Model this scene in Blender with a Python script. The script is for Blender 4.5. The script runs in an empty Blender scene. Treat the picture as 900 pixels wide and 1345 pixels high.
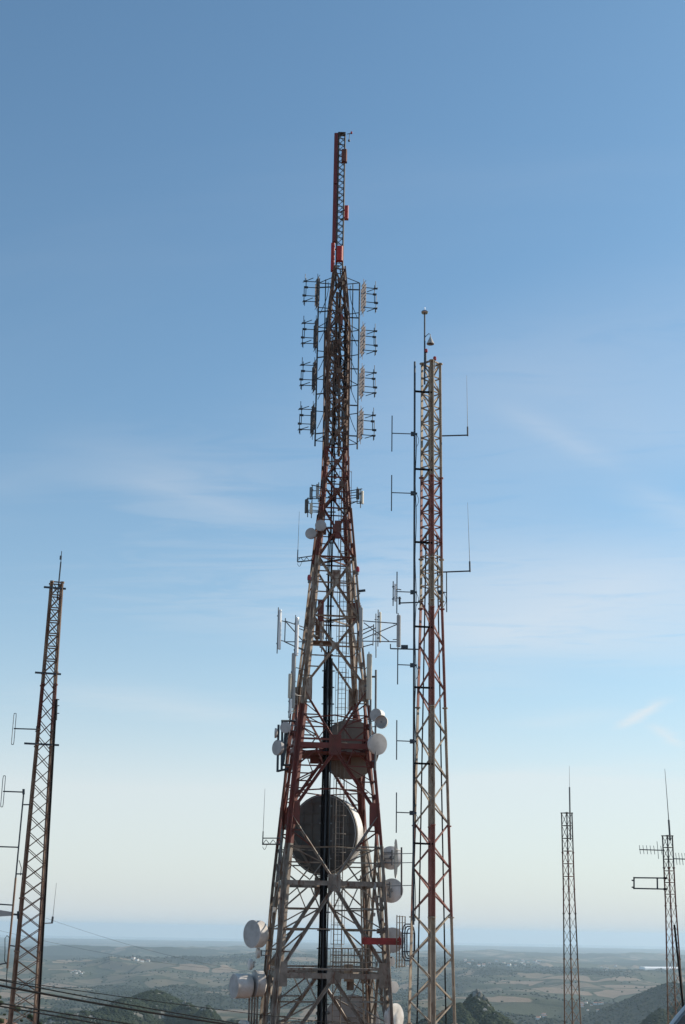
import bpy, math, random
import numpy as np
from mathutils import Vector, Matrix

scene = bpy.context.scene
COL = scene.collection
R = math.radians
random.seed(7)

# ------------------------------------------------------------------ camera
W0, H0, F = 900.0, 1345.0, 1845.0          # photograph size and focal length in its pixels
CX, CY = W0 / 2, H0 / 2
EYE = Vector((0.0, 0.0, 1.65))
_n = math.sqrt(110.0 ** 2 + 6200.0 ** 2 + F ** 2)
PITCH = math.asin(F / _n)
ROLL = math.asin((110.0 / _n) / math.cos(PITCH))
FW = Vector((0, math.cos(PITCH), math.sin(PITCH)))
_u0 = Vector((0, -math.sin(PITCH), math.cos(PITCH)))
RT = Vector((1, 0, 0)) * math.cos(ROLL) + _u0 * math.sin(ROLL)
UP = Vector((1, 0, 0)) * -math.sin(ROLL) + _u0 * math.cos(ROLL)
cam = bpy.data.cameras.new('camera')
cam.sensor_fit = 'HORIZONTAL'
cam.sensor_width = 24.0
cam.lens = F / W0 * 24.0
cam.clip_start = 0.1
cam.clip_end = 200000
camo = bpy.data.objects.new('camera', cam)
camo.matrix_world = Matrix(((RT.x, UP.x, -FW.x, EYE.x), (RT.y, UP.y, -FW.y, EYE.y),
                            (RT.z, UP.z, -FW.z, EYE.z), (0, 0, 0, 1)))
COL.objects.link(camo)
scene.camera = camo


def ray(px, py):
    return (FW + RT * ((px - CX) / F) + UP * ((CY - py) / F))


def at(px, py, Y):
    """the place seen at that spot of the photograph, Y metres out from the camera"""
    d = ray(px, py)
    return EYE + d * (Y / d.y)


def zpy(py, X, Y):
    """height on the upright line through X, Y"""
    k = (CY - py) / F
    num = k * (X * FW.x + Y * FW.y) - (X * UP.x + Y * UP.y)
    return EYE.z + num / (UP.z - k * FW.z)


def scl(P):
    return F / (Vector(P) - EYE).dot(FW)


# ------------------------------------------------------------------ sun, sky, exposure
SUN_AZ, SUN_EL = 68.0, 30.0                # degrees to the right of the view, and up
sd = Vector((math.sin(R(SUN_AZ)) * math.cos(R(SUN_EL)), math.cos(R(SUN_AZ)) * math.cos(R(SUN_EL)), math.sin(R(SUN_EL))))
sun = bpy.data.lights.new('sun', 'SUN')
sun.energy = 4.6
sun.angle = R(0.53)
sun.color = (1.0, 0.90, 0.77)
suno = bpy.data.objects.new('sun', sun)
suno.rotation_euler = sd.to_track_quat('Z', 'Y').to_euler()
suno.location = (60, 20, 80)
COL.objects.link(suno)

world = bpy.data.worlds.new('World')
scene.world = world
world.use_nodes = True
wt = world.node_tree
wt.nodes.clear()


class NT:
    """small helper that writes node trees"""
    def __init__(self, tree):
        self.t = tree

    def n(self, kind, **kw):
        nd = self.t.nodes.new(kind)
        for k, v in kw.items():
            setattr(nd, k, v)
        return nd

    def put(self, sock, v):
        if hasattr(v, 'is_output'):
            self.t.links.new(v, sock)
        else:
            sock.default_value = v

    def m(self, op, a, b=0.0, c=0.0, clamp=False):
        nd = self.n('ShaderNodeMath', operation=op, use_clamp=clamp)
        self.put(nd.inputs[0], a)
        self.put(nd.inputs[1], b)
        self.put(nd.inputs[2], c)
        return nd.outputs[0]

    def mix(self, f, a, b, blend='MIX'):
        nd = self.n('ShaderNodeMix', data_type='RGBA', blend_type=blend)
        self.put(nd.inputs[0], f)
        self.put(nd.inputs[6], a)
        self.put(nd.inputs[7], b)
        return nd.outputs[2]

    def noise(self, vec, scale, detail=4, rough=0.55, dist=0.0):
        nd = self.n('ShaderNodeTexNoise')
        if vec is not None:
            self.put(nd.inputs['Vector'], vec)
        nd.inputs['Scale'].default_value = scale
        nd.inputs['Detail'].default_value = detail
        nd.inputs['Roughness'].default_value = rough
        nd.inputs['Distortion'].default_value = dist
        return nd.outputs['Fac']

    def ramp(self, f, lo, hi):
        nd = self.n('ShaderNodeMapRange', interpolation_type='SMOOTHSTEP')
        self.put(nd.inputs['Value'], f)
        self.put(nd.inputs['From Min'], lo)
        self.put(nd.inputs['From Max'], hi)
        return nd.outputs['Result']

    def xyz(self, x, y, z):
        nd = self.n('ShaderNodeCombineXYZ')
        for s, v in zip(nd.inputs, (x, y, z)):
            self.put(s, v)
        return nd.outputs[0]


w = NT(wt)
sky = w.n('ShaderNodeTexSky', sky_type='NISHITA')
sky.sun_disc = False
sky.sun_elevation = R(SUN_EL)
sky.sun_rotation = R(SUN_AZ)
sky.altitude = 300
sky.air_density = 1.0
sky.dust_density = 1.1
sky.ozone_density = 4.0
tc = w.n('ShaderNodeTexCoord')
sep = w.n('ShaderNodeSeparateXYZ')
wt.links.new(tc.outputs['Generated'], sep.inputs[0])
dx, dy, dz = sep.outputs
zz = w.m('MAXIMUM', dz, 0.015)
cu, cv = w.m('DIVIDE', dx, zz), w.m('DIVIDE', dy, zz)   # place on a high flat layer of cirrus
cvec = w.xyz(cu, cv, 0.0)


def cuv(px, py):
    d = ray(px, py)
    return d.x / d.z, d.y / d.z


# thin veils that run everywhere over the sky
veil = w.ramp(w.noise(w.xyz(w.m('MULTIPLY', cu, 0.55), w.m('MULTIPLY_ADD', cu, 0.25, cv), 0.3), 0.62, 6, 0.6, 0.6), 0.52, 0.86)
veil = w.m('MULTIPLY', veil, 0.10)
veil = w.m('ADD', veil, w.m('SUBTRACT', 1.0, w.m('EXPONENT', w.m('DIVIDE', -0.0092, w.m('MAXIMUM', w.m('MULTIPLY', dz, dz), 0.004)))))
fine = w.noise(w.xyz(w.m('MULTIPLY_ADD', cv, 0.4, w.m('MULTIPLY', cu, 0.5)), w.m('MULTIPLY', cv, 1.2), 2.0), 5.0, 6, 0.65, 0.8)
# wisps of cirrus: ends on the cloud layer, half width (pixels of the photograph), strength
WISPS = [((90, 600), (400, 700), 40, .29), ((630, 515), (835, 630), 24, .17), ((806, 962), (886, 910), 11, .62),
         ((850, 945), (900, 986), 14, .36), ((560, 880), (1060, 660), 170, .64), ((0, 890), (400, 958), 26, .20),
         ((520, 1010), (1000, 1056), 22, .30), ((0, 565), (440, 645), 40, .14), ((800, 620), (980, 720), 34, .24),
         ((660, 960), (850, 925), 18, .14), ((480, 900), (760, 875), 34, .16), ((-60, 660), (140, 590), 40, .10),
         ((500, 400), (1000, 640), 230, .26)]
cl = veil
for (a, b, hw, st) in WISPS:
    ax, ay = cuv(*a)
    bx, by = cuv(*b)
    ex, ey = cuv((a[0] + b[0]) / 2, (a[1] + b[1]) / 2 + hw)
    L = math.hypot(bx - ax, by - ay)
    tx, ty = (bx - ax) / L, (by - ay) / L
    wd = abs((ex - (ax + bx) / 2) * -ty + (ey - (ay + by) / 2) * tx) + 1e-3
    pu, pv = w.m('SUBTRACT', cu, ax), w.m('SUBTRACT', cv, ay)
    t = w.m('DIVIDE', w.m('MULTIPLY_ADD', pu, tx, w.m('MULTIPLY', pv, ty)), L)
    s = w.m('ABSOLUTE', w.m('DIVIDE', w.m('MULTIPLY_ADD', pu, -ty, w.m('MULTIPLY', pv, tx)), wd))
    s = w.m('ADD', s, w.m('MULTIPLY_ADD', fine, 2.4, -1.2))
    m_ = w.m('MULTIPLY', w.ramp(s, 1.25, -0.35), w.m('MULTIPLY', w.ramp(t, 0.0, 0.35), w.ramp(t, 1.0, 0.6)))
    m_ = w.m('MULTIPLY', m_, w.m('MULTIPLY', w.ramp(fine, 0.05, 0.8), st))
    cl = w.m('ADD', cl, m_)
cl = w.m('MULTIPLY', w.m('MINIMUM', cl, 0.67), w.ramp(dz, -0.02, 0.01))
skyc = w.mix(cl, sky.outputs[0], (7.15, 5.45, 5.7, 1))
# the far haze bank over the sea
skyc = w.mix(w.m('MULTIPLY', w.m('EXPONENT', w.m('DIVIDE', w.m('MAXIMUM', dz, 0.0), -0.020)), 0.92), skyc, (5.0, 4.35, 4.95, 1))
skyc = w.mix(1.0, skyc, (0.81, 1.045, 0.99, 1), 'MULTIPLY')
bg = w.n('ShaderNodeBackground')
wt.links.new(skyc, bg.inputs['Color'])
bg.inputs['Strength'].default_value = 0.136
wo = w.n('ShaderNodeOutputWorld')
wt.links.new(bg.outputs[0], wo.inputs['Surface'])

vs = scene.view_settings
vs.view_transform = 'Standard'
vs.look = 'None'
vs.gamma = 1.0
vs.use_curve_mapping = False
vs.exposure = 0.15
scene.render.engine = 'CYCLES'
cy = scene.cycles
cy.max_bounces = 6
cy.diffuse_bounces = 3
cy.volume_bounces = 2
cy.use_denoising = True

# ------------------------------------------------------------------ materials
MATS = {}


def mat(name, col, col2=None, rough=0.6, metal=0.0, nscale=3.0, amt=0.6, rust=0.0, bump=0.0, spec=0.4):
    """painted or bare surface: two tones in blotches, optional rust streaks and fine relief"""
    if name in MATS:
        return MATS[name]
    m = bpy.data.materials.new(name)
    m.use_nodes = True
    t = NT(m.node_tree)
    b = m.node_tree.nodes['Principled BSDF']
    g = t.n('ShaderNodeNewGeometry')
    pos = g.outputs['Position']
    c = t.mix(t.m('MULTIPLY', t.ramp(t.noise(pos, nscale, 5, 0.6), 0.35, 0.68), amt), (*col, 1), (*(col2 or [v * 0.7 for v in col]), 1))
    if rust > 0:
        sp = t.n('ShaderNodeMapping')
        m.node_tree.links.new(pos, sp.inputs['Vector'])
        sp.inputs['Scale'].default_value = (5, 5, 1.2)
        r = t.ramp(t.noise(sp.outputs[0], 1.0, 6, 0.7), 0.62 - 0.3 * rust, 0.78 - 0.2 * rust)
        c = t.mix(r, c, (0.13, 0.055, 0.028, 1))
    t.put(b.inputs['Base Color'], c)
    b.inputs['Roughness'].default_value = rough
    b.inputs['Metallic'].default_value = metal
    b.inputs['Specular IOR Level'].default_value = spec
    if bump:
        bn = t.n('ShaderNodeBump')
        bn.inputs['Strength'].default_value = bump
        bn.inputs['Distance'].default_value = 0.02
        t.put(bn.inputs['Height'], t.noise(pos, nscale * 6, 4, 0.6))
        m.node_tree.links.new(bn.outputs[0], b.inputs['Normal'])
    MATS[name] = m
    return m


GALV = mat('weathered_galvanised_steel', (0.30, 0.265, 0.225), (0.15, 0.125, 0.10), 0.6, 0.15, 1.6, 0.85, 0.45)
WHITE = mat('faded_white_tower_paint', (0.42, 0.35, 0.28), (0.22, 0.15, 0.105), 0.65, 0.0, 1.8, 0.8, 0.55)
RED = mat('faded_red_tower_paint', (0.195, 0.050, 0.038), (0.115, 0.042, 0.034), 0.65, 0.0, 1.5, 0.8, 0.4)
OLDRED = mat('rusting_red_tower_paint', (0.22, 0.055, 0.042), (0.13, 0.066, 0.048), 0.65, 0.0, 1.5, 0.9, 0.6)
BROWN = mat('rusty_brown_steel', (0.25, 0.155, 0.108), (0.13, 0.085, 0.065), 0.7, 0.0, 1.5, 0.9, 0.6)
PINK = mat('bleached_red_mast_paint', (0.33, 0.135, 0.105), (0.20, 0.075, 0.055), 0.65, 0.0, 1.8, 0.8, 0.35)
TAN = mat('bleached_cream_mast_paint', (0.42, 0.34, 0.25), (0.27, 0.20, 0.14), 0.65, 0.0, 1.8, 0.8, 0.35)
MAROON = mat('dark_maroon_panel', (0.22, 0.034, 0.030), (0.15, 0.030, 0.026), 0.5, 0.0, 2.0, 0.6, 0.1)
SCARLET = mat('bright_red_panel', (0.50, 0.028, 0.018), (0.36, 0.025, 0.018), 0.45, 0.0, 2.0, 0.6, 0.0)
DARK = mat('dark_blue_grey_pipe', (0.060, 0.075, 0.090), (0.040, 0.050, 0.060), 0.5, 0.3, 3.0, 0.6, 0.1)
STEEL = mat('dull_grey_pipe', (0.20, 0.205, 0.21), (0.12, 0.12, 0.12), 0.5, 0.4, 3.0, 0.6, 0.12)
BLACK = mat('black_rubber_cable', (0.010, 0.010, 0.011), (0.016, 0.016, 0.016), 0.9, 0.0, 5.0, 0.5, spec=0.1)
DISHW = mat('off_white_dish_paint', (0.74, 0.71, 0.67), (0.46, 0.41, 0.35), 0.55, 0.0, 1.6, 0.75, 0.0)
DISHG = mat('grey_radome_fabric', (0.50, 0.485, 0.47), (0.34, 0.32, 0.30), 0.7, 0.0, 1.6, 0.75, 0.0)
DISHD = mat('shade_dark_dish_face', (0.115, 0.098, 0.083), (0.060, 0.054, 0.050), 0.55, 0.2, 0.9, 0.7, 0.2)  # dark colour stands in for the shade inside the huge dish
DISHT = mat('tan_stained_radome', (0.26, 0.21, 0.165), (0.17, 0.13, 0.10), 0.7, 0.0, 0.9, 0.7, 0.1)
PANEL = mat('grey_antenna_radome', (0.42, 0.415, 0.40), (0.35, 0.34, 0.32), 0.5, 0.0, 1.5, 0.5, 0.0)
PANELW = mat('white_antenna_radome', (0.82, 0.82, 0.82), (0.74, 0.74, 0.74), 0.25, 0.0, 1.5, 0.4, 0.0, spec=0.7)
PANELB = mat('cream_antenna_radome', (0.60, 0.54, 0.43), (0.52, 0.46, 0.36), 0.5, 0.0, 1.5, 0.5, 0.0)
COPPER = mat('corroded_copper_rods', (0.14, 0.115, 0.105), (0.10, 0.08, 0.075), 0.55, 0.4, 3.0, 0.7, 0.2)
BEAMR = mat('weathered_signal_red_paint', (0.34, 0.036, 0.034), (0.22, 0.034, 0.030), 0.6, 0.0, 2.5, 0.9, 0.3)
LAMPR = mat('red_lamp_glass', (0.40, 0.03, 0.03), (0.32, 0.03, 0.03), 0.15, 0.0, 3.0, 0.3)
RUSTM = mat('rust_streaked_mast_steel', (0.31, 0.215, 0.15), (0.16, 0.10, 0.07), 0.65, 0.1, 1.4, 0.9, 0.55)
DULL = mat('dull_dark_mast_steel', (0.115, 0.105, 0.098), (0.07, 0.06, 0.055), 0.6, 0.2, 1.5, 0.8, 0.2)
DULLRED = mat('dull_dark_red_mast_paint', (0.17, 0.060, 0.045), (0.11, 0.050, 0.038), 0.65, 0.0, 1.5, 0.8, 0.35)


# ------------------------------------------------------------------ mesh helpers
class MB:
    """collects shapes given in world coordinates"""
    def __init__(self):
        self.v, self.f = [], []

    def add(self, vs_, fs_):
        o = len(self.v)
        self.v += [tuple(p) for p in vs_]
        self.f += [tuple(i + o for i in q) for q in fs_]
        return self

    @staticmethod
    def frame(d, up=None):
        d = d.normalized()
        up = Vector(up) if up is not None else (Vector((0, 0, 1)) if abs(d.z) < 0.92 else Vector((0, 1, 0)))
        s = d.cross(up).normalized()
        return d, s, s.cross(d).normalized()

    def prof(self, p, q, pts, up=None, smooth=False):
        p, q = Vector(p), Vector(q)
        d, s, u = self.frame(q - p, up)
        n = len(pts)
        vs_ = [p + s * a + u * b for a, b in pts] + [q + s * a + u * b for a, b in pts]
        fs_ = [(i, (i + 1) % n, n + (i + 1) % n, n + i) for i in range(n)]
        fs_ += [tuple(range(n))[::-1], tuple(range(n, 2 * n))]
        return self.add(vs_, fs_)

    def bar(self, p, q, w_, h=None, up=None):
        a, b = w_ / 2, (h or w_) / 2
        return self.prof(p, q, [(-a, -b), (a, -b), (a, b), (-a, b)], up)

    def angle(self, p, q, w_, up=None, fx=1, fy=1):
        t = max(0.012, w_ * 0.16)
        pts = [(0, 0), (w_, 0), (w_, t), (t, t), (t, w_), (0, w_)]
        o = w_ * 0.3
        pts = [((a - o) * fx, (b - o) * fy) for a, b in pts]
        if fx * fy < 0:
            pts = pts[::-1]
        return self.prof(p, q, pts, up)

    def tube(self, p, q, r, r2=None, n=7):
        p, q = Vector(p), Vector(q)
        d, s, u = self.frame(q - p)
        r2 = r if r2 is None else r2
        cs = [(math.cos(2 * math.pi * i / n), math.sin(2 * math.pi * i / n)) for i in range(n)]
        vs_ = [p + (s * a + u * b) * r for a, b in cs] + [q + (s * a + u * b) * r2 for a, b in cs]
        fs_ = [(i, (i + 1) % n, n + (i + 1) % n, n + i) for i in range(n)]
        fs_ += [tuple(range(n))[::-1], tuple(range(n, 2 * n))]
        return self.add(vs_, fs_)

    def path(self, pts, r, n=6):
        pts = [Vector(p) for p in pts]
        rings = []
        for i, p in enumerate(pts):
            d = pts[min(i + 1, len(pts) - 1)] - pts[max(i - 1, 0)]
            d, s, u = self.frame(d)
            rings.append([p + (s * math.cos(2 * math.pi * k / n) + u * math.sin(2 * math.pi * k / n)) * r for k in range(n)])
        vs_ = [q for rg in rings for q in rg]
        fs_ = []
        for i in range(len(pts) - 1):
            for k in range(n):
                fs_.append((i * n + k, i * n + (k + 1) % n, (i + 1) * n + (k + 1) % n, (i + 1) * n + k))
        fs_ += [tuple(range(n))[::-1], tuple(range((len(pts) - 1) * n, len(pts) * n))]
        return self.add(vs_, fs_)

    def lathe(self, c, axis, prof_, n=28):
        """prof_: (radius, distance along axis)"""
        c = Vector(c)
        d, s, u = self.frame(Vector(axis))
        rings, vs_ = [], []
        for r, t in prof_:
            if r < 1e-6:
                rings.append([len(vs_)])
                vs_.append(c + d * t)
            else:
                rings.append(list(range(len(vs_), len(vs_) + n)))
                vs_ += [c + d * t + (s * math.cos(2 * math.pi * k / n) + u * math.sin(2 * math.pi * k / n)) * r for k in range(n)]
        fs_ = []
        for a, b in zip(rings, rings[1:]):
            for k in range(n):
                k2 = (k + 1) % n
                if len(a) == 1 and len(b) == 1:
                    continue
                if len(a) == 1:
                    fs_.append((a[0], b[k2], b[k]))
                elif len(b) == 1:
                    fs_.append((a[k], a[k2], b[0]))
                else:
                    fs_.append((a[k], a[k2], b[k2], b[k]))
        return self.add(vs_, fs_)

    def plate(self, c, ax, ay, t):
        """flat plate: half axes ax, ay, thickness t"""
        c, ax, ay = Vector(c), Vector(ax), Vector(ay)
        nrm = ax.cross(ay).normalized() * (t / 2)
        vs_ = [c + ax * i + ay * j + nrm * k for k in (-1, 1) for i, j in ((-1, -1), (1, -1), (1, 1), (-1, 1))]
        return self.add(vs_, [(3, 2, 1, 0), (4, 5, 6, 7), (0, 1, 5, 4), (1, 2, 6, 5), (2, 3, 7, 6), (3, 0, 4, 7)])


def obj(name, mb, m, parent=None, smooth=False, loc=None):
    me = bpy.data.meshes.new(name)
    o = bpy.data.objects.new(name, me)
    base = parent.matrix_basis.translation.copy() if parent else Vector(loc if loc is not None else (0, 0, 0))
    if parent and parent.parent:
        base += parent.parent.matrix_basis.translation
    me.from_pydata([tuple(Vector(p) - base) for p in mb.v], [], mb.f)
    me.materials.append(m)
    if smooth:
        me.polygons.foreach_set('use_smooth', [True] * len(me.polygons))
        me.set_sharp_from_angle(angle=R(38))
    me.update()
    if parent:
        o.parent = parent
    else:
        o.location = base
    COL.objects.link(o)
    return o


def tag(o, label, cat, group=None):
    o['label'] = label
    o['category'] = cat
    if group:
        o['group'] = group
    return o


def thing(name, label, cat, loc, group=None):
    o = bpy.data.objects.new(name, None)
    o.empty_display_size = 0.2
    o.location = loc
    COL.objects.link(o)
    return tag(o, label, cat, group)


def lerp(a, b, t):
    return a + (b - a) * t


# ------------------------------------------------------------------ terrain
def hsh(ix, iy, seed):
    h = (ix.astype(np.int64) * 374761393 + iy.astype(np.int64) * 668265263 + seed * 1442695041) & 0x7fffffff
    h = ((h ^ (h >> 13)) * 1274126177) & 0x7fffffff
    h = h ^ (h >> 16)
    return (h & 0xffffff) / float(0xffffff)


def vnoise(x, y, seed=0):
    ix, iy = np.floor(x), np.floor(y)
    fx, fy = x - ix, y - iy
    fx, fy = fx * fx * (3 - 2 * fx), fy * fy * (3 - 2 * fy)
    a, b = hsh(ix, iy, seed), hsh(ix + 1, iy, seed)
    c, d = hsh(ix, iy + 1, seed), hsh(ix + 1, iy + 1, seed)
    return (a + (b - a) * fx) * (1 - fy) + (c + (d - c) * fx) * fy


def fbm(x, y, seed=0, octs=5, gain=0.5):
    s, a, tot = 0, 1.0, 0
    for i in range(octs):
        s = s + a * vnoise(x * 2 ** i + 17.3 * i, y * 2 ** i - 9.1 * i, seed + i)
        tot += a
        a *= gain
    return s / tot


KD = np.array([0, 25, 55, 80, 200, 500, 1000, 2000, 3500, 6000, 14000, 40000.])
KZ = np.array([0, -1.3, -4.6, -7.0, -24, -68, -150, -250, -300, -309, -310, -310.])
SEA = -318.0


def peak(px, py, Y, sx, sy, rot=0.0, rough=0.0):
    P = at(px, py, Y)
    return (P.x, P.y, P.z, sx, sy, R(rot), rough)


# knoll of red earth by the leaning mast, wooded hills and a crag further down
PEAKS = [peak(-12, 1306, 420, 30, 36, 0, .12),
         peak(203, 1302, 2500, 165, 240, 8, .2), peak(166, 1311, 2400, 130, 210, -10, .2), peak(246, 1319, 2400, 90, 150, 10, .3),
         peak(272, 1324, 2350, 70, 130, 0, .34), peak(110, 1330, 2250, 240, 200, 0, .14), peak(310, 1342, 2300, 150, 150, 0, .24),
         peak(627, 1303, 1900, 62, 110, 0, .4), peak(602, 1319, 1880, 80, 130, 0, .34), peak(650, 1331, 1860, 74, 130, 0, .34), peak(565, 1338, 1850, 110, 130, 0, .24),
         peak(918, 1306, 2300, 130, 240, -20, .10), peak(868, 1327, 2200, 80, 200, -20, .12), peak(960, 1296, 3000, 190, 300, -10, .08),
         peak(885, 1291, 4200, 190, 400, 0, .06)]


def height(x, y):
    x, y = np.asarray(x, float), np.asarray(y, float)
    d = np.hypot(x, y)
    az = np.degrees(np.arctan2(x, y))
    z = z0 = np.interp(d, KD, KZ)
    amp = np.interp(d, [0, 150, 600, 2500, 5000, 9000, 24000], [0, 0.5, 8, 26, 62, 80, 46])
    n = fbm(x / 1900 + 3, y / 1900, 3, 5, 0.52)
    z = z + amp * np.clip((n - 0.36) * 2.1, 0, 1.2)
    z = z + np.interp(d, [0, 20, 400, 3000], [0.0, 0.12, 2.0, 6.0]) * (fbm(x / 90, y / 90, 11, 4) - 0.5)
    z = z + np.interp(d, [0, 60, 130, 400], [0, 0.1, 1.0, 1.0]) * (fbm(x / 5, y / 5, 15, 4) - 0.5) * (d < 600)
    z = z + np.interp(d, [0, 2600, 4200, 9000, 15000], [0, 0, 60, 105, 60]) * (1 - np.abs(2 * fbm(x / 1300 + 9, y / 2100, 41, 5, 0.5) - 1)) ** 2.6
    coast = np.interp(az, [-180, -20, -12, 0, 6, 14, 180], [19000, 17500, 17000, 19500, 19500, 20500, 20000]) * (0.93 + 0.14 * vnoise(az / 2.1, az * 0 + 4, 5))
    z = np.where(d > coast, z - np.clip((d - coast) / 400.0, 0, 1) * 90, z)
    # a low ridge just before the shore
    z = z + 26 * np.exp(-((d - coast + 1500) / 1300.0) ** 2) * (0.35 + fbm(az / 1.6, az * 0, 8, 4))
    for (cx, cy_, cz, sx, sy, rt, rough) in PEAKS:
        ux, uy = x - cx, y - cy_
        a = (ux * math.cos(rt) + uy * math.sin(rt)) / sx
        b = (-ux * math.sin(rt) + uy * math.cos(rt)) / sy
        rr = np.sqrt(a * a + b * b)
        prof_ = np.exp(-rr ** 1.35 * 0.62)
        top = cz - np.interp(math.hypot(cx, cy_), KD, KZ)
        wob = (fbm(x / (sx * 0.4), y / (sx * 0.6), 21, 6, 0.68) - 0.5) * rough * 0.8 * min(top, 60) * np.clip(rr * 4.0, 0.45, 1) * np.exp(-rr * 0.8)
        z = np.maximum(z, z0 + top * prof_ + wob)
    return z


def forest(x, y):
    return fbm(x / 620 + 40, y / 900 + 7, 31, 5, 0.58)


def ground_hit(px, py):
    d = ray(px, py)
    ts = np.geomspace(300, 40000, 1500)
    xs, ys, zs = EYE.x + d.x * ts, EYE.y + d.y * ts, EYE.z + d.z * ts
    k = np.nonzero(zs < height(xs, ys))[0]
    i = k[0] if len(k) else len(ts) - 1
    return float(xs[i]), float(ys[i])


def build_terrain():
    az = np.concatenate([np.arange(-180, -24, 4.0), np.arange(-24, -16, 0.5), np.arange(-16, 16, 0.062), np.arange(16, 24, 0.5), np.arange(24, 180, 4.0)])
    ds = np.concatenate([np.geomspace(2, 900, 70)[:-1], np.geomspace(900, 12000, 330)[:-1], np.geomspace(12000, 36000, 70)])
    A, D = np.meshgrid(np.radians(az), ds)
    X, Y = np.sin(A) * D, np.cos(A) * D
    Z = height(X, Y)
    nr, nc = X.shape
    co = np.stack([X, Y, Z], -1).reshape(-1, 3)
    co = np.concatenate([[[0, 0, float(height(0, 0))]], co])
    i, j = np.meshgrid(np.arange(nr - 1), np.arange(nc), indexing='ij')
    j2 = (j + 1) % nc
    q = np.stack([i * nc + j, i * nc + j2, (i + 1) * nc + j2, (i + 1) * nc + j], -1).reshape(-1, 4) + 1
    q = q[:, ::-1]
    k = np.arange(nc)
    tri = np.stack([np.zeros(nc, int), (k + 1) % nc + 1, k + 1], -1)
    me = bpy.data.meshes.new('terrain')
    nv, nq, ntri = len(co), len(q), len(tri)
    me.vertices.add(nv)
    me.vertices.foreach_set('co', co.astype(np.float32).ravel())
    me.loops.add(nq * 4 + ntri * 3)
    me.loops.foreach_set('vertex_index', np.concatenate([q.ravel(), tri.ravel()]).astype(np.int32))
    me.polygons.add(nq + ntri)
    me.polygons.foreach_set('loop_start', np.concatenate([np.arange(nq) * 4, nq * 4 + np.arange(ntri) * 3]).astype(np.int32))
    me.polygons.foreach_set('use_smooth', np.ones(nq + ntri, dtype=bool))
    me.update(calc_edges=True)
    me.validate()
    x, y = co[:, 0], co[:, 1]
    d = np.hypot(x, y)
    fo = np.clip((forest(x, y) - 0.42) * 9, 0, 1)
    hill = np.zeros(nv)
    for (cx, cy_, cz, sx, sy, rt, rough) in PEAKS[1:]:
        hill = np.maximum(hill, np.exp(-(((x - cx) / sx) ** 2 + ((y - cy_) / sy) ** 2) * 0.6))
    fo = np.maximum(fo, np.clip(hill * 2.4, 0, 1))
    p0 = PEAKS[0]
    soil = np.exp(-(((x - p0[0]) / 50) ** 2 + ((y - p0[1]) / 60) ** 2)) * 1.6
    soil = np.clip(np.where(d < 90, 0.7, soil), 0, 1)
    rock = np.clip((fbm(x / 11, y / 16, 61, 5, 0.7) - 0.56) * 14, 0, 1) * np.clip(hill * 1.6 - 0.3, 0, 1) * (d < 2700) * (x < 700)
    for nm, arr in (('wooded', fo), ('red_soil', soil), ('bare_rock', rock)):
        at_ = me.attributes.new(nm, 'FLOAT', 'POINT')
        at_.data.foreach_set('value', arr.astype(np.float32))
    m = bpy.data.materials.new('fields_scrub_and_soil')
    m.use_nodes = True
    t = NT(m.node_tree)
    b = m.node_tree.nodes['Principled BSDF']
    pos = t.n('ShaderNodeNewGeometry').outputs['Position']

    def attr(nm):
        return t.n('ShaderNodeAttribute', attribute_name=nm).outputs['Fac']
    warp = t.n('ShaderNodeVectorMath', operation='MULTIPLY_ADD')
    nz = t.n('ShaderNodeTexNoise')
    m.node_tree.links.new(pos, nz.inputs['Vector'])
    nz.inputs['Scale'].default_value = 0.004
    m.node_tree.links.new(nz.outputs['Color'], warp.inputs[0])
    warp.inputs[1].default_value = (180, 180, 0)
    m.node_tree.links.new(pos, warp.inputs[2])
    vo = t.n('ShaderNodeTexVoronoi')
    m.node_tree.links.new(warp.outputs[0], vo.inputs['Vector'])
    vo.inputs['Scale'].default_value = 1 / 210.0
    sc_ = t.n('ShaderNodeSeparateColor')
    m.node_tree.links.new(vo.outputs['Color'], sc_.inputs[0])
    fieldc = t.mix(sc_.outputs[0], (0.105, 0.094, 0.060, 1), (0.21, 0.165, 0.11, 1))
    fieldc = t.mix(t.ramp(sc_.outputs[1], 0.55, 0.60), fieldc, (0.30, 0.215, 0.155, 1))
    fieldc = t.mix(t.ramp(sc_.outputs[2], 0.74, 0.78), fieldc, (0.055, 0.065, 0.034, 1))
    fieldc = t.mix(t.m('MULTIPLY', t.noise(pos, 0.02, 5, 0.65), 0.7), fieldc, (0.075, 0.075, 0.045, 1))
    edge = t.n('ShaderNodeTexVoronoi', feature='DISTANCE_TO_EDGE')
    m.node_tree.links.new(warp.outputs[0], edge.inputs['Vector'])
    edge.inputs['Scale'].default_value = 1 / 210.0
    fieldc = t.mix(t.ramp(edge.outputs['Distance'], 0.07, 0.03), fieldc, (0.035, 0.045, 0.022, 1))
    woodc = t.mix(t.ramp(t.noise(pos, 0.05, 5, 0.7), 0.35, 0.7), (0.020, 0.028, 0.016, 1), (0.050, 0.054, 0.032, 1))
    fac = t.ramp(t.m('MULTIPLY_ADD', t.m('SUBTRACT', t.noise(pos, 0.012, 5, 0.6), 0.5), 0.9, attr('wooded')), 0.35, 0.6)
    c = t.mix(fac, fieldc, woodc)
    soilc = t.mix(t.noise(pos, 0.5, 6, 0.65), (0.20, 0.095, 0.065, 1), (0.30, 0.19, 0.135, 1))
    c = t.mix(t.ramp(t.m('MULTIPLY_ADD', t.m('SUBTRACT', t.noise(pos, 0.25, 5, 0.7), 0.5), 1.1, attr('red_soil')), 0.4, 0.6), c, soilc)
    c = t.mix(attr('bare_rock'), c, t.mix(t.noise(pos, 0.3, 4, 0.6), (0.20, 0.19, 0.17, 1), (0.34, 0.32, 0.28, 1)))
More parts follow.
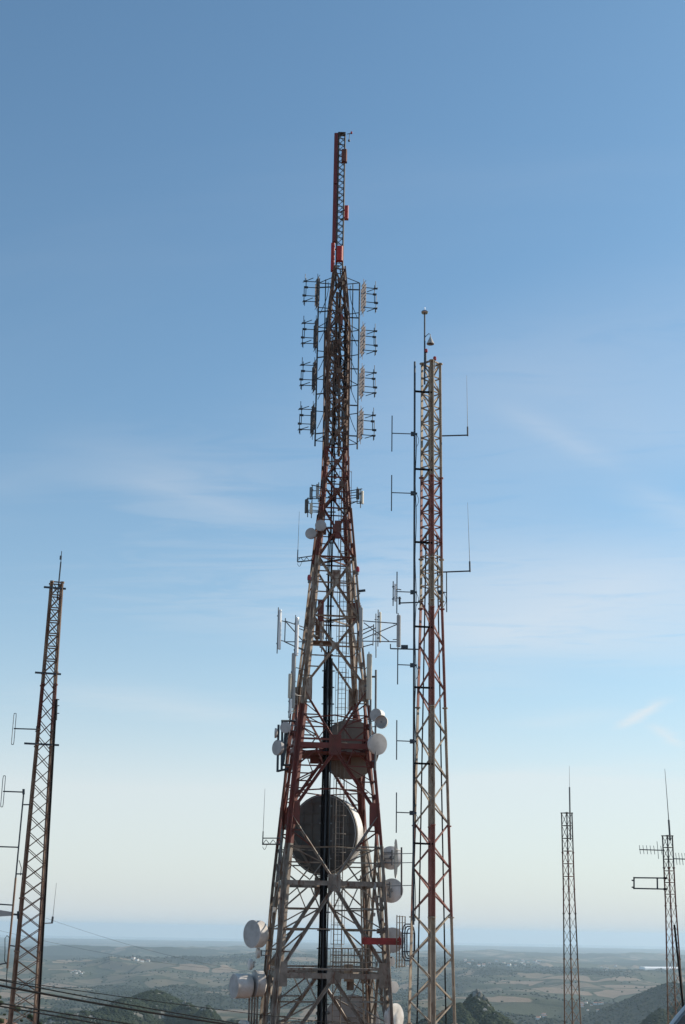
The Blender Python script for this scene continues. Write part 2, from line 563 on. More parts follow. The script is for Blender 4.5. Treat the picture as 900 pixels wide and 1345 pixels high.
    bn = t.n('ShaderNodeBump')
    bn.inputs['Strength'].default_value = 1.0
    bn.inputs['Distance'].default_value = 6.0
    t.put(bn.inputs['Height'], t.noise(pos, 0.06, 6, 0.7))
    m.node_tree.links.new(bn.outputs[0], b.inputs['Normal'])
    t.put(b.inputs['Base Color'], c)
    b.inputs['Roughness'].default_value = 0.95
    b.inputs['Specular IOR Level'].default_value = 0.1
    me.materials.append(m)
    o = bpy.data.objects.new('terrain', me)
    o['kind'] = 'structure'
    COL.objects.link(o)


build_terrain()

# sea out to the horizon
mb = MB()
n = 96
RS = 46000.0
mb.add([(0, 0, SEA)] + [(RS * math.sin(2 * math.pi * k / n), RS * math.cos(2 * math.pi * k / n), SEA) for k in range(n)],
       [(0, (k + 1) % n + 1, k + 1) for k in range(n)])
seam = bpy.data.materials.new('sea_water')
seam.use_nodes = True
_b = seam.node_tree.nodes['Principled BSDF']
_b.inputs['Base Color'].default_value = (0.10, 0.17, 0.22, 1)
_b.inputs['Roughness'].default_value = 0.2
_t = NT(seam.node_tree)
_bn = _t.n('ShaderNodeBump')
_bn.inputs['Strength'].default_value = 0.05
_bn.inputs['Distance'].default_value = 1.5
_t.put(_bn.inputs['Height'], _t.noise(_t.n('ShaderNodeNewGeometry').outputs['Position'], 0.03, 4, 0.6))
seam.node_tree.links.new(_bn.outputs[0], _b.inputs['Normal'])
sea = obj('sea', mb, seam)
sea['kind'] = 'structure'

# the air between here and the coast
mb = MB()
HB, HT, HZ = 48500.0, 62.0, SEA - 95.0
mb.add([(x, y, z) for z in (HZ, HT) for x, y in ((-HB, -HB), (HB, -HB), (HB, HB), (-HB, HB))],
       [(3, 2, 1, 0), (4, 5, 6, 7), (0, 1, 5, 4), (1, 2, 6, 5), (2, 3, 7, 6), (3, 0, 4, 7)])
hm = bpy.data.materials.new('coastal_haze')
hm.use_nodes = True
hm.node_tree.nodes.clear()
_t = NT(hm.node_tree)
pv_ = _t.n('ShaderNodeVolumePrincipled')
pv_.inputs['Color'].default_value = (0.67, 0.85, 0.99, 1)
pv_.inputs['Density'].default_value = 4.2e-5
pv_.inputs['Anisotropy'].default_value = 0.25
_o = _t.n('ShaderNodeOutputMaterial')
hm.node_tree.links.new(pv_.outputs[0], _o.inputs['Volume'])
haze = obj('haze', mb, hm)
haze['kind'] = 'stuff'
haze['label'] = 'pale blue summer haze over the plain and the coast'

# woods and scrub on the plain: thousands of crowns, one mass
def build_woods():
    rng = np.random.default_rng(5)
    phi = (1 + 5 ** 0.5) / 2
    ico = np.array([(-1, phi, 0), (1, phi, 0), (-1, -phi, 0), (1, -phi, 0), (0, -1, phi), (0, 1, phi), (0, -1, -phi), (0, 1, -phi),
                    (phi, 0, -1), (phi, 0, 1), (-phi, 0, -1), (-phi, 0, 1)]) / math.sqrt(1 + phi * phi)
    icf = np.array([(0, 11, 5), (0, 5, 1), (0, 1, 7), (0, 7, 10), (0, 10, 11), (1, 5, 9), (5, 11, 4), (11, 10, 2), (10, 7, 6), (7, 1, 8),
                    (3, 9, 4), (3, 4, 2), (3, 2, 6), (3, 6, 8), (3, 8, 9), (4, 9, 5), (2, 4, 11), (6, 2, 10), (8, 6, 7), (9, 8, 1)])
    px, py, sz = [], [], []
    # the plain
    N = 150000
    az = np.radians(rng.uniform(-15.5, 15.5, N))
    d = np.sqrt(rng.uniform(3000 ** 2, 11000 ** 2, N))
    x, y = np.sin(az) * d, np.cos(az) * d
    f = forest(x, y)
    keep = rng.uniform(0, 1, N) < np.clip((f - 0.40) * 6, 0.012, 1) * 0.42
    px.append(x[keep]); py.append(y[keep]); sz.append(rng.uniform(2.4, 5.2, keep.sum()))
    # scrub on the nearer hills
    for (cx, cy_, cz, sx, sy, rt, rough) in PEAKS[1:]:
        k = 4200
        x, y = rng.normal(cx, sx * 0.6, k), rng.normal(cy_, sy * 0.45, k)
        keep = fbm(x / 30, y / 30, 77, 3) > 0.36
        px.append(x[keep]); py.append(y[keep])
        sz.append(rng.uniform(0.8, 2.3, keep.sum()) * rng.uniform(.7, 1.2, keep.sum()) * (1.3 if cy_ > 1800 else 1.0))
    x, y = rng.normal(PEAKS[0][0], 30, 420), rng.normal(PEAKS[0][1], 30, 420)
    px.append(x); py.append(y); sz.append(rng.uniform(.25, 1.0, 420))
    x, y, s = np.concatenate(px), np.concatenate(py), np.concatenate(sz)
    z = height(x, y)
    n_ = len(x)
    jit = rng.uniform(0.7, 1.25, (n_, 12, 1))
    v = ico[None] * jit * s[:, None, None] * np.array([1.15, 1.15, 0.85])
    v += np.stack([x, y, z + s * 0.45], -1)[:, None, :]
    fidx = icf[None] + (np.arange(n_) * 12)[:, None, None]
    me = bpy.data.meshes.new('woodland')
    me.vertices.add(n_ * 12)
    me.vertices.foreach_set('co', v.astype(np.float32).ravel())
    me.loops.add(n_ * 60)
    me.loops.foreach_set('vertex_index', fidx.astype(np.int32).ravel())
    me.polygons.add(n_ * 20)
    me.polygons.foreach_set('loop_start', (np.arange(n_ * 20) * 3).astype(np.int32))
    me.update(calc_edges=True)
    me.materials.append(mat('dark_evergreen_foliage', (0.032, 0.044, 0.018), (0.018, 0.027, 0.012), 0.9, 0, 0.08, 0.9, spec=0.1))
    o = bpy.data.objects.new('woodland', me)
    o['kind'] = 'stuff'
    o['label'] = 'dark green woods and scrub spread over the hills and the plain'
    COL.objects.link(o)


build_woods()


def gz(x, y):
    return float(height(x, y))


# ------------------------------------------------------------------ the big tower
TX = (at(421, 1345, 80).x + at(450, 350, 80).x) / 2
TY = 80.0
TROT = R(8.6)
TZ0 = gz(TX, TY) - 0.2
_wk = [(1500, 172), (1345, 150), (1160, 126), (1022, 102), (900, 76), (800, 58), (700, 41), (650, 31), (600, 27.5), (430, 27), (395, 21), (352, 13), (170, 11)]


def tz(py):
    return zpy(py, TX, TY)


_wz = np.array([[tz(py), px / scl((TX, TY - 1, tz(py)))] for py, px in _wk][::-1])
_wz = _wz[np.argsort(_wz[:, 0])]
SLOPE = (_wz[1, 1] - _wz[0, 1]) / (_wz[1, 0] - _wz[0, 0])


def tw(z):
    if z < _wz[0, 0]:
        return _wz[0, 1] + SLOPE * (z - _wz[0, 0])
    return float(np.interp(z, _wz[:, 0], _wz[:, 1]))


def tpt(a, b, z):
    """place on the tower: a, b in -1..1 across its square"""
    h = tw(z) / 2
    x, y = a * h, b * h
    return Vector((TX + x * math.cos(TROT) - y * math.sin(TROT), TY + x * math.sin(TROT) + y * math.cos(TROT), z))


CORN = [(-1, -1), (1, -1), (1, 1), (-1, 1)]      # front pair, then back pair
tower = thing('lattice_tower', 'tall square lattice tower in faded red and white bands carrying dishes and dipole arrays', 'tower', (TX, TY, TZ0))


def band(z):
    if z < tz(1112):
        return GALV
    if z < tz(932):
        return RED
    if z < tz(738):
        return WHITE
    if z < tz(575):
        return OLDRED
    return BROWN


def part(name, mb_, m, parent=None, smooth=False):
    return obj(name, mb_, m, parent or tower, smooth)


# legs: twin angles with batten plates, in lengths that meet at the node levels
LEVEL = [TZ0, tz(1500), tz(1400), tz(1280), tz(1162), tz(1112), tz(1072), tz(985), tz(932), tz(860), tz(815), tz(737), tz(672), tz(631), tz(592), tz(552), tz(512), tz(472), tz(436), tz(395), tz(352)]
for ci, (a, b) in enumerate(CORN):
    for z0, z1 in zip(LEVEL, LEVEL[1:]):
        p, q = tpt(a, b, z0), tpt(a, b, z1)
        s = 0.21 if z1 <= tz(932) else (0.16 if z1 <= tz(672) else (0.11 if z1 <= tz(430) else 0.085))
        m_ = MB()
        inn = (tpt(0, 0, z0) - p).normalized()
        off = Vector((inn.x, inn.y, 0)) * s * 0.62
        m_.angle(p - off, q - off, s, (a, b, 0), 1, 1)
        m_.angle(p + off, q + off, s, (a, b, 0), -1, -1)
        lg = part('leg', m_, band((z0 + z1) / 2))
        # batten plates on the leg
        L = (q - p).length
        k = max(1, int(L / 1.5))
        for i in range(k):
            c = p.lerp(q, (i + 0.5) / k)
            obj('batten_plate', MB().plate(c, off.normalized() * s * 0.95, Vector((0, 0, 0.14)), 0.03), band((z0 + z1) / 2), lg)
    foot = tpt(a, b, TZ0)
    part('footing', MB().bar(foot - Vector((0, 0, 0.4)), foot + Vector((0, 0, 0.35)), 1.1), GALV)

FACES = [(0, 1), (1, 2), (2, 3), (3, 0)]


def fpt(face, t, z):
    i, j = FACES[face]
    return tpt(*CORN[i], z).lerp(tpt(*CORN[j], z), t)


def member(name, p, q, s, z=None, fl=1):
    mm = MB()
    nrm = Vector((p.x + q.x - 2 * TX, p.y + q.y - 2 * TY, 0))
    mm.angle(p, q, s, nrm if nrm.length > 0.1 else None, fl, 1)
    return part(name, mm, band(z if z is not None else (p.z + q.z) / 2))


def gusset(face, t, z, wd, hg):
    i, j = FACES[face]
    d = (tpt(*CORN[j], z) - tpt(*CORN[i], z)).normalized()
    out = Vector((d.y, -d.x, 0)) * 0.05
    c = fpt(face, t, z) + out
    part('gusset_plate', MB().plate(c, d * wd, Vector((0, 0, hg)), 0.03), band(z))


def half_panel(face, zc, zl, s):
    """the two main diagonals from the middle of the beam at zc to the legs at zl, with the small struts between"""
    C = fpt(face, 0.5, zc)
    for t in (0.0, 1.0):
        A, B = fpt(face, t, zc), fpt(face, t, zl)
        member('diagonal_brace', C, B, s, None, 1 if t else -1)
        fr = (0.27, 0.52, 0.77) if abs(zc - zl) > 2.6 else (0.34, 0.68)
        prev = None
        for f_ in fr:
            a_, d_ = A.lerp(B, f_), C.lerp(B, f_)
            member('strut', a_, d_, s * 0.5)
            member('zigzag_brace', a_, C.lerp(A, 0.5) if prev is None else prev, s * 0.42)
            if prev is None and abs(zc - zl) > 2.6:
                member('zigzag_brace', d_, C.lerp(A, 0.5), s * 0.42)
            prev = d_
        # hand-hold stay across the wide panels
    gusset(face, 0.5, zc, 0.34, 0.30)


for fc in range(4):
    for py, s in ((1400, .22), (1280, .24), (1162, .22), (985, .26)):
        z = tz(py)
        m_ = MB()
        p, q = fpt(fc, 0, z), fpt(fc, 1, z)
        m_.bar(p, q, 0.10, s * 1.1)
        part('horizontal_beam', m_, band(z))
        if py in (1280, 985):
            m_ = MB()
            m_.bar(p + Vector((0, 0, .34)), q + Vector((0, 0, .34)), 0.09, 0.10)
            part('horizontal_beam', m_, band(z))
    half_panel(fc, tz(1400) - 0.05, tz(1490), .16)
    half_panel(fc, tz(1282), tz(1396), .16)
    half_panel(fc, tz(1165), tz(1275), .16)
    half_panel(fc, tz(1158), tz(1076), .15)
    half_panel(fc, tz(990), tz(1070), .14)
    half_panel(fc, tz(978), tz(915), .13)
    for t in (0.03, 0.97):
        for py in (1073, 912, 1278):
            gusset(fc, t, tz(py), 0.28, 0.62)
    XN = [905, 815, 737, 672, 631, 592, 552, 512, 472, 436, 395, 356]
    for k, (pa, pb) in enumerate(zip(XN, XN[1:])):
        za, zb = tz(pa), tz(pb)
        s = .13 if k < 2 else (.11 if k < 4 else .085)
        member('diagonal_brace', fpt(fc, 0, za), fpt(fc, 1, zb), s)
        member('diagonal_brace', fpt(fc, 1, za), fpt(fc, 0, zb), s, None, -1)
        wa, wb = tw(za), tw(zb)
        zm = za + (zb - za) * wa / (wa + wb)
        gusset(fc, 0.5, zm, 0.22 if k < 4 else 0.15, 0.2 if k < 4 else 0.15)
        member('horizontal_tie', fpt(fc, 0, zm), fpt(fc, 1, zm), s * 0.6)
        member('horizontal_tie', fpt(fc, 0, zb), fpt(fc, 1, zb), s * 0.7)
        if k < 3:
            for f_ in (0.25, 0.75):
                zq = za + (zb - za) * f_
                X_ = fpt(fc, f_, zq) if f_ < .5 else fpt(fc, 1 - f_, zq)
                member('strut', fpt(fc, 0, zq), fpt(fc, 0, za).lerp(fpt(fc, 1, zb), f_) if f_ < .5 else fpt(fc, 1, za).lerp(fpt(fc, 0, zb), f_), s * .5)
                member('strut', fpt(fc, 1, zq), fpt(fc, 1, za).lerp(fpt(fc, 0, zb), f_) if f_ < .5 else fpt(fc, 0, za).lerp(fpt(fc, 1, zb), f_), s * .5)

# plan bracing inside, at the beam levels
for py in (1280, 1162, 985, 815, 737):
    z = tz(py)
    member('plan_brace', tpt(-1, -1, z), tpt(1, 1, z), .10)
    member('plan_brace', tpt(1, -1, z), tpt(-1, 1, z), .10)

for py in (1345, 1280, 1220, 1162, 1115, 1040, 985, 945):
    z = tz(py)
    mids = [fpt(f_, .5, z) for f_ in range(4)]
    for i in range(4):
        member('plan_tie', mids[i], mids[(i + 1) % 4], .07)

# the black cable run up the middle, its clamps and the ladder beside it
z_lo, z_hi = TZ0, tz(866)
def run_pt(off, z, dep=-.15):
    k = float(np.interp(z, [tz(1345), tz(866)], [0.0, 1.0]))
    h = 0.5 * 150 / scl((TX, TY, tz(1345)))
    return Vector((TX + lerp(-0.13, -0.16, k) + off, TY + dep, z))
for i, (o_, d_) in enumerate([(-.21, -.3), (-.12, -.38), (-.03, -.36), (.05, -.39), (.12, -.36), (.22, -.3), (-.06, -.22), (.08, -.22)]):
    pts = [run_pt(o_ + 0.02 * math.sin(k * 1.3 + i), z_lo + (z_hi - z_lo) * k / 14, d_) for k in range(15)]
    part('feeder_cable', MB().path(pts, (.055, .045, .05, .035, .05, .04, .05, .05)[i]), (BLACK, BLACK, DARK, BLACK, BLACK, DARK, BLACK, BLACK)[i], None, True)
for i, (o_, d_, top) in enumerate([(.02, -.3, 440), (-.06, -.3, 590), (.10, -.28, 520), (-.14, -.24, 700)]):
    pts = [run_pt(o_, z_hi + (tz(top) - z_hi) * k / 10, d_) + Vector((.022 * math.sin(k + i), 0, 0)) for k in range(11)]
    part('feeder_cable', MB().path(pts, 0.032), BLACK, None, True)
z = z_lo + 1.0
while z < tz(600):
    wd = .36 if z < z_hi else .24
    part('cable_clamp', MB().bar(run_pt(-wd, z, -.28), run_pt(wd, z, -.28), .05, .07), STEEL)
    z += 0.95
lx = TX + 0.42
ladder = part('ladder', MB().tube((lx, TY - .1, TZ0), (lx, TY - .1, tz(600)), .028).tube((lx + .42, TY - .1, TZ0), (lx + .42, TY - .1, tz(600)), .028), GALV)
m_ = MB()
z = TZ0 + .3
while z < tz(600):
    m_.tube((lx, TY - .1, z), (lx + .42, TY - .1, z), .012, n=5)
    z += .3
rg = obj('rungs', m_, GALV, ladder)
rg['kind'] = 'stuff'
rg['label'] = 'closely spaced ladder rungs'
m_ = MB()
for py0, py1 in ((1240, 1165), (1120, 880), (860, 620)):
    za, zb = tz(py0), tz(py1)
    z = za
    while z < zb:
        ring = [Vector((lx + .21 + .36 * math.cos(t), TY - .1 - .1 - .36 * math.sin(t) * 1.0, z)) for t in np.linspace(0, math.pi, 9)]
        m_.path(ring, .016, 4)
        z += 1.0
    for t in np.linspace(0.15, math.pi - .15, 5):
        c = Vector((lx + .21 + .36 * math.cos(t), TY - .2 - .36 * math.sin(t), 0))
        m_.tube(c + Vector((0, 0, za)), c + Vector((0, 0, zb)), .014, n=5)
obj('safety_cage', m_, GALV, ladder)

# walkway with handrail at the lower platform, and the solid red deck higher up
z = tz(1272)
pa, pb = tpt(.05, -.55, z), tpt(.86, -.55, z)
part('platform', MB().plate((pa + pb) / 2 + Vector((0, .7, 0)), (pb - pa) / 2, Vector((-math.sin(TROT) * .8, math.cos(TROT) * .8, 0)), .06), GALV)
m_ = MB()
for zz_ in (.35, .7, 1.05):
    m_.tube(pa + Vector((0, 0, zz_)), pb + Vector((0, 0, zz_)), .022, n=5)
    m_.tube(pa + Vector((-.12, 1.4, zz_)), pb + Vector((-.12, 1.4, zz_)), .022, n=5)
for i in range(15):
    c = pa.lerp(pb, i / 14)
    m_.tube(c, c + Vector((0, 0, 1.05)), .016, n=5)
    if i % 2 == 0:
        m_.tube(c + Vector((-.12, 1.4, 0)), c + Vector((-.12, 1.4, 1.05)), .016, n=5)
part('handrail', m_, GALV)
z = tz(992)
part('platform', MB().plate(tpt(0.1, .1, z), (tpt(.85, 0, z) - tpt(-.85, 0, z)) / 2, (tpt(0, .8, z) - tpt(0, -.8, z)) / 2, .08), RED)
part('platform', MB().plate(tpt(-.5, -.4, tz(848)), (tpt(.35, 0, z) - tpt(-.35, 0, z)) / 2, (tpt(0, .3, z) - tpt(0, -.3, z)) / 2, .06), BROWN)
# equipment on the decks
for a, b, py, sx, sz_, mm in ((-.55, -.3, 842, .5, 1.1, BROWN), (.2, -.3, 1000, .9, .5, RED), (.5, .2, 1003, .5, .6, RED), (-.4, .1, 1003, .5, .5, RED),
                             (-.62, -.85, 822, .35, 1.2, RED), (.92, -.85, 822, .42, 1.15, OLDRED), (.5, .4, 1290, .5, .9, TAN), (.55, .5, 1302, .4, .7, GALV), (-.6, .5, 700, .3, .5, OLDRED),
                             (.0, -.95, 766, .45, .5, WHITE), (.1, -.9, 702, .35, .6, OLDRED), (.1, -.9, 712, .3, .5, RED)):
    z = tz(py)
    c = tpt(a, b, z)
    part('equipment_cabinet', MB().bar(c, c + Vector((0, 0, sz_)), sx, sx * .6, (0, 1, 0)), mm)

# crowded upper section: feeder splitters, boxes and cable loops
rnd = random.Random(3)
for i in range(44):
    py = rnd.uniform(425, 590) if i < 34 else rnd.uniform(590, 690)
    z = tz(py)
    ang = rnd.uniform(0, 2 * math.pi)
    c = tpt(math.cos(ang) * 1.05, math.sin(ang) * 1.05, z)
    h = rnd.uniform(.25, .8)
    part('splitter_box', MB().bar(c, c + Vector((0, 0, h)), rnd.uniform(.10, .24), rnd.uniform(.10, .2), (math.cos(ang), math.sin(ang), 0)), rnd.choice([BROWN, BROWN, DULL, OLDRED, STEEL]))
for i in range(18):
    py0 = rnd.uniform(470, 600)
    z0, z1 = tz(py0), tz(py0 - rnd.uniform(60, 150))
    a, b = rnd.uniform(-1, 1), rnd.choice([-1.0, -.9, .9, .3])
    pts = [tpt(a + .15 * math.sin(k * 1.7 + i), b, z0 + (z1 - z0) * k / 9) for k in range(10)]
    part('jumper_cable', MB().path(pts, rnd.uniform(.022, .045), 5), rnd.choice([BLACK, BROWN, COPPER]), None, True)
# inner core of the crowded section
for (pa_, pb_) in zip(range(592, 400, -16), range(576, 384, -16)):
    z0, z1 = tz(pa_), tz(pb_)
    for sg in (-1, 1):
        member('inner_brace', tpt(-sg * .92, -.2, z0), tpt(sg * .92, -.2, z1), .06)
        member('inner_brace', tpt(-.2, -sg * .92, z0), tpt(-.2, sg * .92, z1), .06)
for b_ in (-.35, .3):
    part('inner_post', MB().tube(tpt(b_, -.25, tz(600)), tpt(b_ * .6, -.25, tz(385)), .09), BROWN)
# swelling of grille screens round the crowded section
for i, (a, b) in enumerate(((-1.3, -.3), (1.26, .3), (-.4, -1.2))):
    za, zb = tz(520 if a < 0 else 505), tz(438)
    c0, c1 = tpt(a, b, za), tpt(a, b, zb)
    ax = Vector((math.cos(TROT), math.sin(TROT), 0)) if abs(b) > 1 else Vector((-math.sin(TROT), math.cos(TROT), 0))
    m_ = MB()
    for k in range(-2, 3):
        m_.bar(c0 + ax * .12 * k, c1 + ax * .12 * k, .022)
    k = 0
    while c0.z + k * .28 < zb:
        cc = c0 + Vector((0, 0, k * .28))
        m_.bar(cc - ax * .26, cc + ax * .26, .018)
        k += 1
    part('grille_screen', m_, BROWN)

# the slim top mast above the big tower
ZT0, ZT1 = tz(356), tz(176)
TMX, TMY = TX + 0.02, TY
tm = 0.20
for a, b in CORN:
    part('leg', MB().angle((TMX + a * tm, TMY + b * tm, ZT0 - 1.2), (TMX + a * tm, TMY + b * tm, ZT1), .075, (a, b, 0)), DULL)
k, dz_ = 0, (ZT1 - ZT0) / 22
while k < 22:
    z0 = ZT0 + dz_ * k
    for (i, j) in FACES:
        A, B = CORN[i], CORN[j]
        part('mast_lacing', MB().bar((TMX + A[0] * tm, TMY + A[1] * tm, z0), (TMX + B[0] * tm, TMY + B[1] * tm, z0 + dz_), .035), DULL)
    part('mast_lacing', MB().bar((TMX - tm, TMY - tm, z0 + dz_), (TMX + tm, TMY - tm, z0 + dz_), .035), DULL)
    k += 1
part('mast_cap', MB().plate((TMX, TMY, ZT1), (tm + .04, 0, 0), (0, tm + .04, 0), .03), DULL)


# ------------------------------------------------------------------ things bolted to the big tower
def nearest_leg(P):
    z = min(max(P.z, TZ0), tz(360))
    return min((tpt(a, b, z) for a, b in CORN), key=lambda q: (q - P).length)


def dish(px, py, Y, rpx, face, label, depth=0.35, body=DISHW, front=DISHG, back=True, anchor=None, kind='drum', name='microwave_dish', group=None, pipe=STEEL):
    """round antenna: shroud, radome, reflector bowl with hub behind, arm to the tower"""
    P = at(px, py, Y)
    r = rpx / scl(P)
    f = Vector(face).normalized()
    t = thing(name, label, 'dish antenna', P - Vector((0, 0, r)), group)
    dp = depth * r
    rimm = front if front is DISHD else body
    if kind == 'drum':
        obj('shroud', MB().lathe(P, f, [(r * .99, 0), (r, -.01 * r), (r, -dp), (r * .97, -dp)], 36), body, t, True)
        obj('rim', MB().lathe(P, f, [(r * 1.0, -.02 * r), (r * 1.035, -.02 * r), (r * 1.035, -.08 * r), (r, -.08 * r)], 36), rimm, t, True)
        rd = obj('radome', MB().lathe(P, f, [(0, .05 * r), (r * .5, .04 * r), (r * .985, 0)], 36), front, t, True)
    elif kind == 'open':
        obj('shroud', MB().lathe(P, f, [(r * .965, 0), (r, 0), (r, -dp), (r * .965, -dp), (r * .965, 0)], 44), body, t, True)
        rf = obj('reflector', MB().lathe(P, f, [(r * .965, -dp * .72), (r * .7, -dp * .72 - r * .13), (r * .4, -dp * .72 - r * .2), (0, -dp * .72 - r * .23)], 44), front, t, True)
        obj('feed', MB().tube(P - f * (dp * .72 + r * .22), P - f * dp * .2, r * .05).tube(P - f * dp * .3, P - f * dp * .05, r * .11), STEEL, rf)
    else:
        obj('reflector', MB().lathe(P, f, [(r, 0), (r * .75, -r * .11), (r * .45, -r * .19), (0, -r * .25), (0, -r * .28), (r * .45, -r * .22), (r * .77, -r * .135), (r * 1.01, -.02 * r), (r, 0)], 36), body, t, True)
        m1 = MB()
        for k in range(3):
            e = MB.frame(f)
            a_ = 2 * math.pi * k / 3 + .5
            m1.tube(P + (e[1] * math.cos(a_) + e[2] * math.sin(a_)) * r * .92 - f * r * .02, P + f * r * .5, r * .018, n=5)
        m1.tube(P + f * r * .42, P + f * r * .56, r * .07)
        obj('feed', m1, STEEL, t)
    bk = P - f * (dp if kind != 'bowl' else .1 * r)
    if kind != 'bowl':
        obj('back_bowl', MB().lathe(bk, -f, [(r * .97, 0), (r * .8, .12 * r), (r * .5, .24 * r), (r * .2, .30 * r), (0, .31 * r)], 36), body, t, True)
    hubp = bk - f * .34 * r
    obj('hub', MB().tube(bk - f * .15 * r, hubp - f * .12 * r, r * .2), pipe, t)
    A = Vector(anchor) if anchor else nearest_leg(P)
    A = Vector((A.x, A.y, min(hubp.z, A.z + .2)))
    up = Vector((0, 0, r * .8))
    m1 = MB().tube(hubp - f * .1 * r - up * .8, hubp - f * .1 * r + up * .8, max(.03, r * .09))
    m1.tube(hubp - f * .1 * r + up * .55, A + up * .55, max(.025, r * .06)).tube(hubp - f * .1 * r - up * .55, A - up * .55, max(.025, r * .06))
    obj('mounting_pipe', m1, pipe, t)
    return t


def tsc(py):
    return scl((TX, TY, tz(py)))


D = 'dish antenna'
dish(421, 690, 78.6, 7.2, (-.25, -1, -.1), 'small grey dish fixed on the tower leg just below the small panel antennas', .5, DISHG, DISHG)
dish(408, 700.5, 78.8, 7.2, (-.3, -1, -.05), 'small grey dish standing out from the tower beside another, above the whip truss', .5, DISHG, DISHG)
dish(375, 955.5, 77.6, 7.2, (-.2, -1, 0), 'round grey dish at top of dark pipe frame by the red tower section', .3, DISHG, DISHG)
dish(361, 963, 78.0, 6.4, (-1, -.12, 0), 'small dish seen edge-on, outermost on dark pipe frame by red tower section', .35, DISHG, DISHG, anchor=at(366, 963, 78))
dish(363.5, 982, 78.0, 9.8, (-.75, -.65, 0), 'mauve grey dish at foot of dark pipe frame beside red tower section', .5, DISHG, DISHG, anchor=at(369, 982, 78.4))
dish(493.5, 939, 77.6, 8.2, (-.5, -.85, 0), 'grey-faced drum dish with cream side above the red deck, topmost of three', 1.3, DISHW, DISHG)
dish(500.5, 948, 77.2, 8.6, (-.25, -1, 0), 'cream ring dish with dark open mouth between two drums beside red deck', .55, DISHW, DISHG, kind='open')
dish(497, 977.5, 77.8, 13.6, (.52, -.85, -.1), 'large oval-looking cream dish at the red deck, lowest of three on that side', .4, DISHW, DISHG)
dish(459, 984, 80.6, 38.0, (-.10, -1, .06), 'big tan-stained round dish behind the red deck inside the tower', .3, DISHT, DISHT, anchor=tpt(0, .9, tz(985)))
dish(423, 1096, 82.2, 50.5, (-.50, -.86, 0), 'huge dark dish with deep bright shroud inside the tower under the red deck', .42, DISHW, DISHD, anchor=tpt(0, 1, tz(1096)))  # mouth closed by a flat cover, its shade put into the colour
big = [o for o in COL.objects if o.name.startswith('microwave_dish')][-1]
rdm = [o for o in big.children if o.name.startswith('radome')][0]
rdm['label'] = 'flat cover coloured dark as the shaded dish mouth, with stiffening ribs'
bf_ = Vector((-.50, -.86, 0)).normalized()
bs_ = Vector((-bf_.y, bf_.x, 0))
bc_ = at(423, 1096, 82.2) + bf_ * .14
for k in range(-3, 4):
    hh = math.sqrt(max(.05, 2.05 ** 2 - (.6 * k) ** 2))
    obj('rib', MB().bar(bc_ - bs_ * hh + Vector((0, 0, .6 * k)), bc_ + bs_ * hh + Vector((0, 0, .6 * k)), .05), DISHD, rdm)
    obj('rib', MB().bar(bc_ + bs_ * .6 * k - Vector((0, 0, hh)), bc_ + bs_ * .6 * k + Vector((0, 0, hh)), .05, .04), DISHD, rdm)
dish(513.5, 1127, 78.6, 15.0, (-.2, 1, .02), 'white dish seen from behind, above another on the tower corner', .3, DISHW, DISHW, kind='bowl', anchor=at(500, 1127, 78))
dish(514.5, 1170, 78.4, 15.6, (.30, 1, -.12), 'white dish with dark mount plate, directly below the one with wire grid', .35, DISHW, DISHW, kind='bowl', anchor=at(500, 1170, 78))
dish(515.5, 1235, 79.0, 15.5, (.15, -1, 0), 'grey dish crossed by the red beam on the tower corner', .3, DISHG, DISHG, anchor=at(499, 1235, 79))
dish(514, 1263, 79.0, 6.0, (.5, -.9, 0), 'little cream dish right under the dish crossed by the red beam', .5, DISHW, DISHG)
dish(518, 1297, 78.6, 7.2, (.55, -.8, 0), 'little round dish low on a short dark pole beside the tower platform', .4, DISHW, DISHG, anchor=at(510, 1297, 78.6))
dish(520, 1337, 77.8, 17.5, (.75, -.62, 0), 'white ribbed dish lowest on the tower side facing the banded mast', .35, DISHW, DISHW, anchor=at(506, 1337, 78))
dish(462, 1347, 83.6, 37.0, (.05, -1, .05), 'big grey dish behind the lattice below the tower platform', .3, DISHG, DISHG, anchor=tpt(0, 1, tz(1345)))
LEFTLEG = [at(356, 1227, 78.5), at(352, 1295, 78.5)]
dish(330.5, 1227, 77.8, 17.2, (-.72, -.66, 0), 'large white drum dish with grey face alone above the low dish cluster', .85, DISHW, DISHG, anchor=LEFTLEG[0])
dish(337, 1252, 78.2, 6.5, (-1, -.25, 0), 'tiny white dish tucked right below the large lone drum dish', .6, DISHW, DISHW, anchor=at(354, 1252, 78.5))
dish(327, 1267, 78.0, 6.6, (-1, -.35, 0), 'tiny white dish perched above the pair of drums on pipes', .6, DISHW, DISHW, anchor=at(336, 1268, 78.5))
dish(307, 1295.5, 77.8, 15.2, (-.88, -.46, 0), 'deep white drum dish with grey face, outermost of low pair on pipes', 1.45, DISHW, DISHG, anchor=at(333, 1296, 78.3))
dish(334, 1292, 78.2, 16.6, (-.93, -.36, 0), 'shallow white drum dish between a deeper drum and the tower leg', .65, DISHW, DISHG, anchor=LEFTLEG[1])
dish(317, 1350, 78.0, 9.5, (-.7, -.6, .1), 'white dish under the pair of drums on the pipe bundle', .8, DISHW, DISHW, anchor=at(333, 1345, 78.3))
for i in range(4):
    part('stand_pipe', MB().tube(at(328 + i * 3.6, 1300, 78.3), Vector((at(328 + i * 3.6, 1300, 78.3).x, 78.3, TZ0)), .055), GALV, None, True)

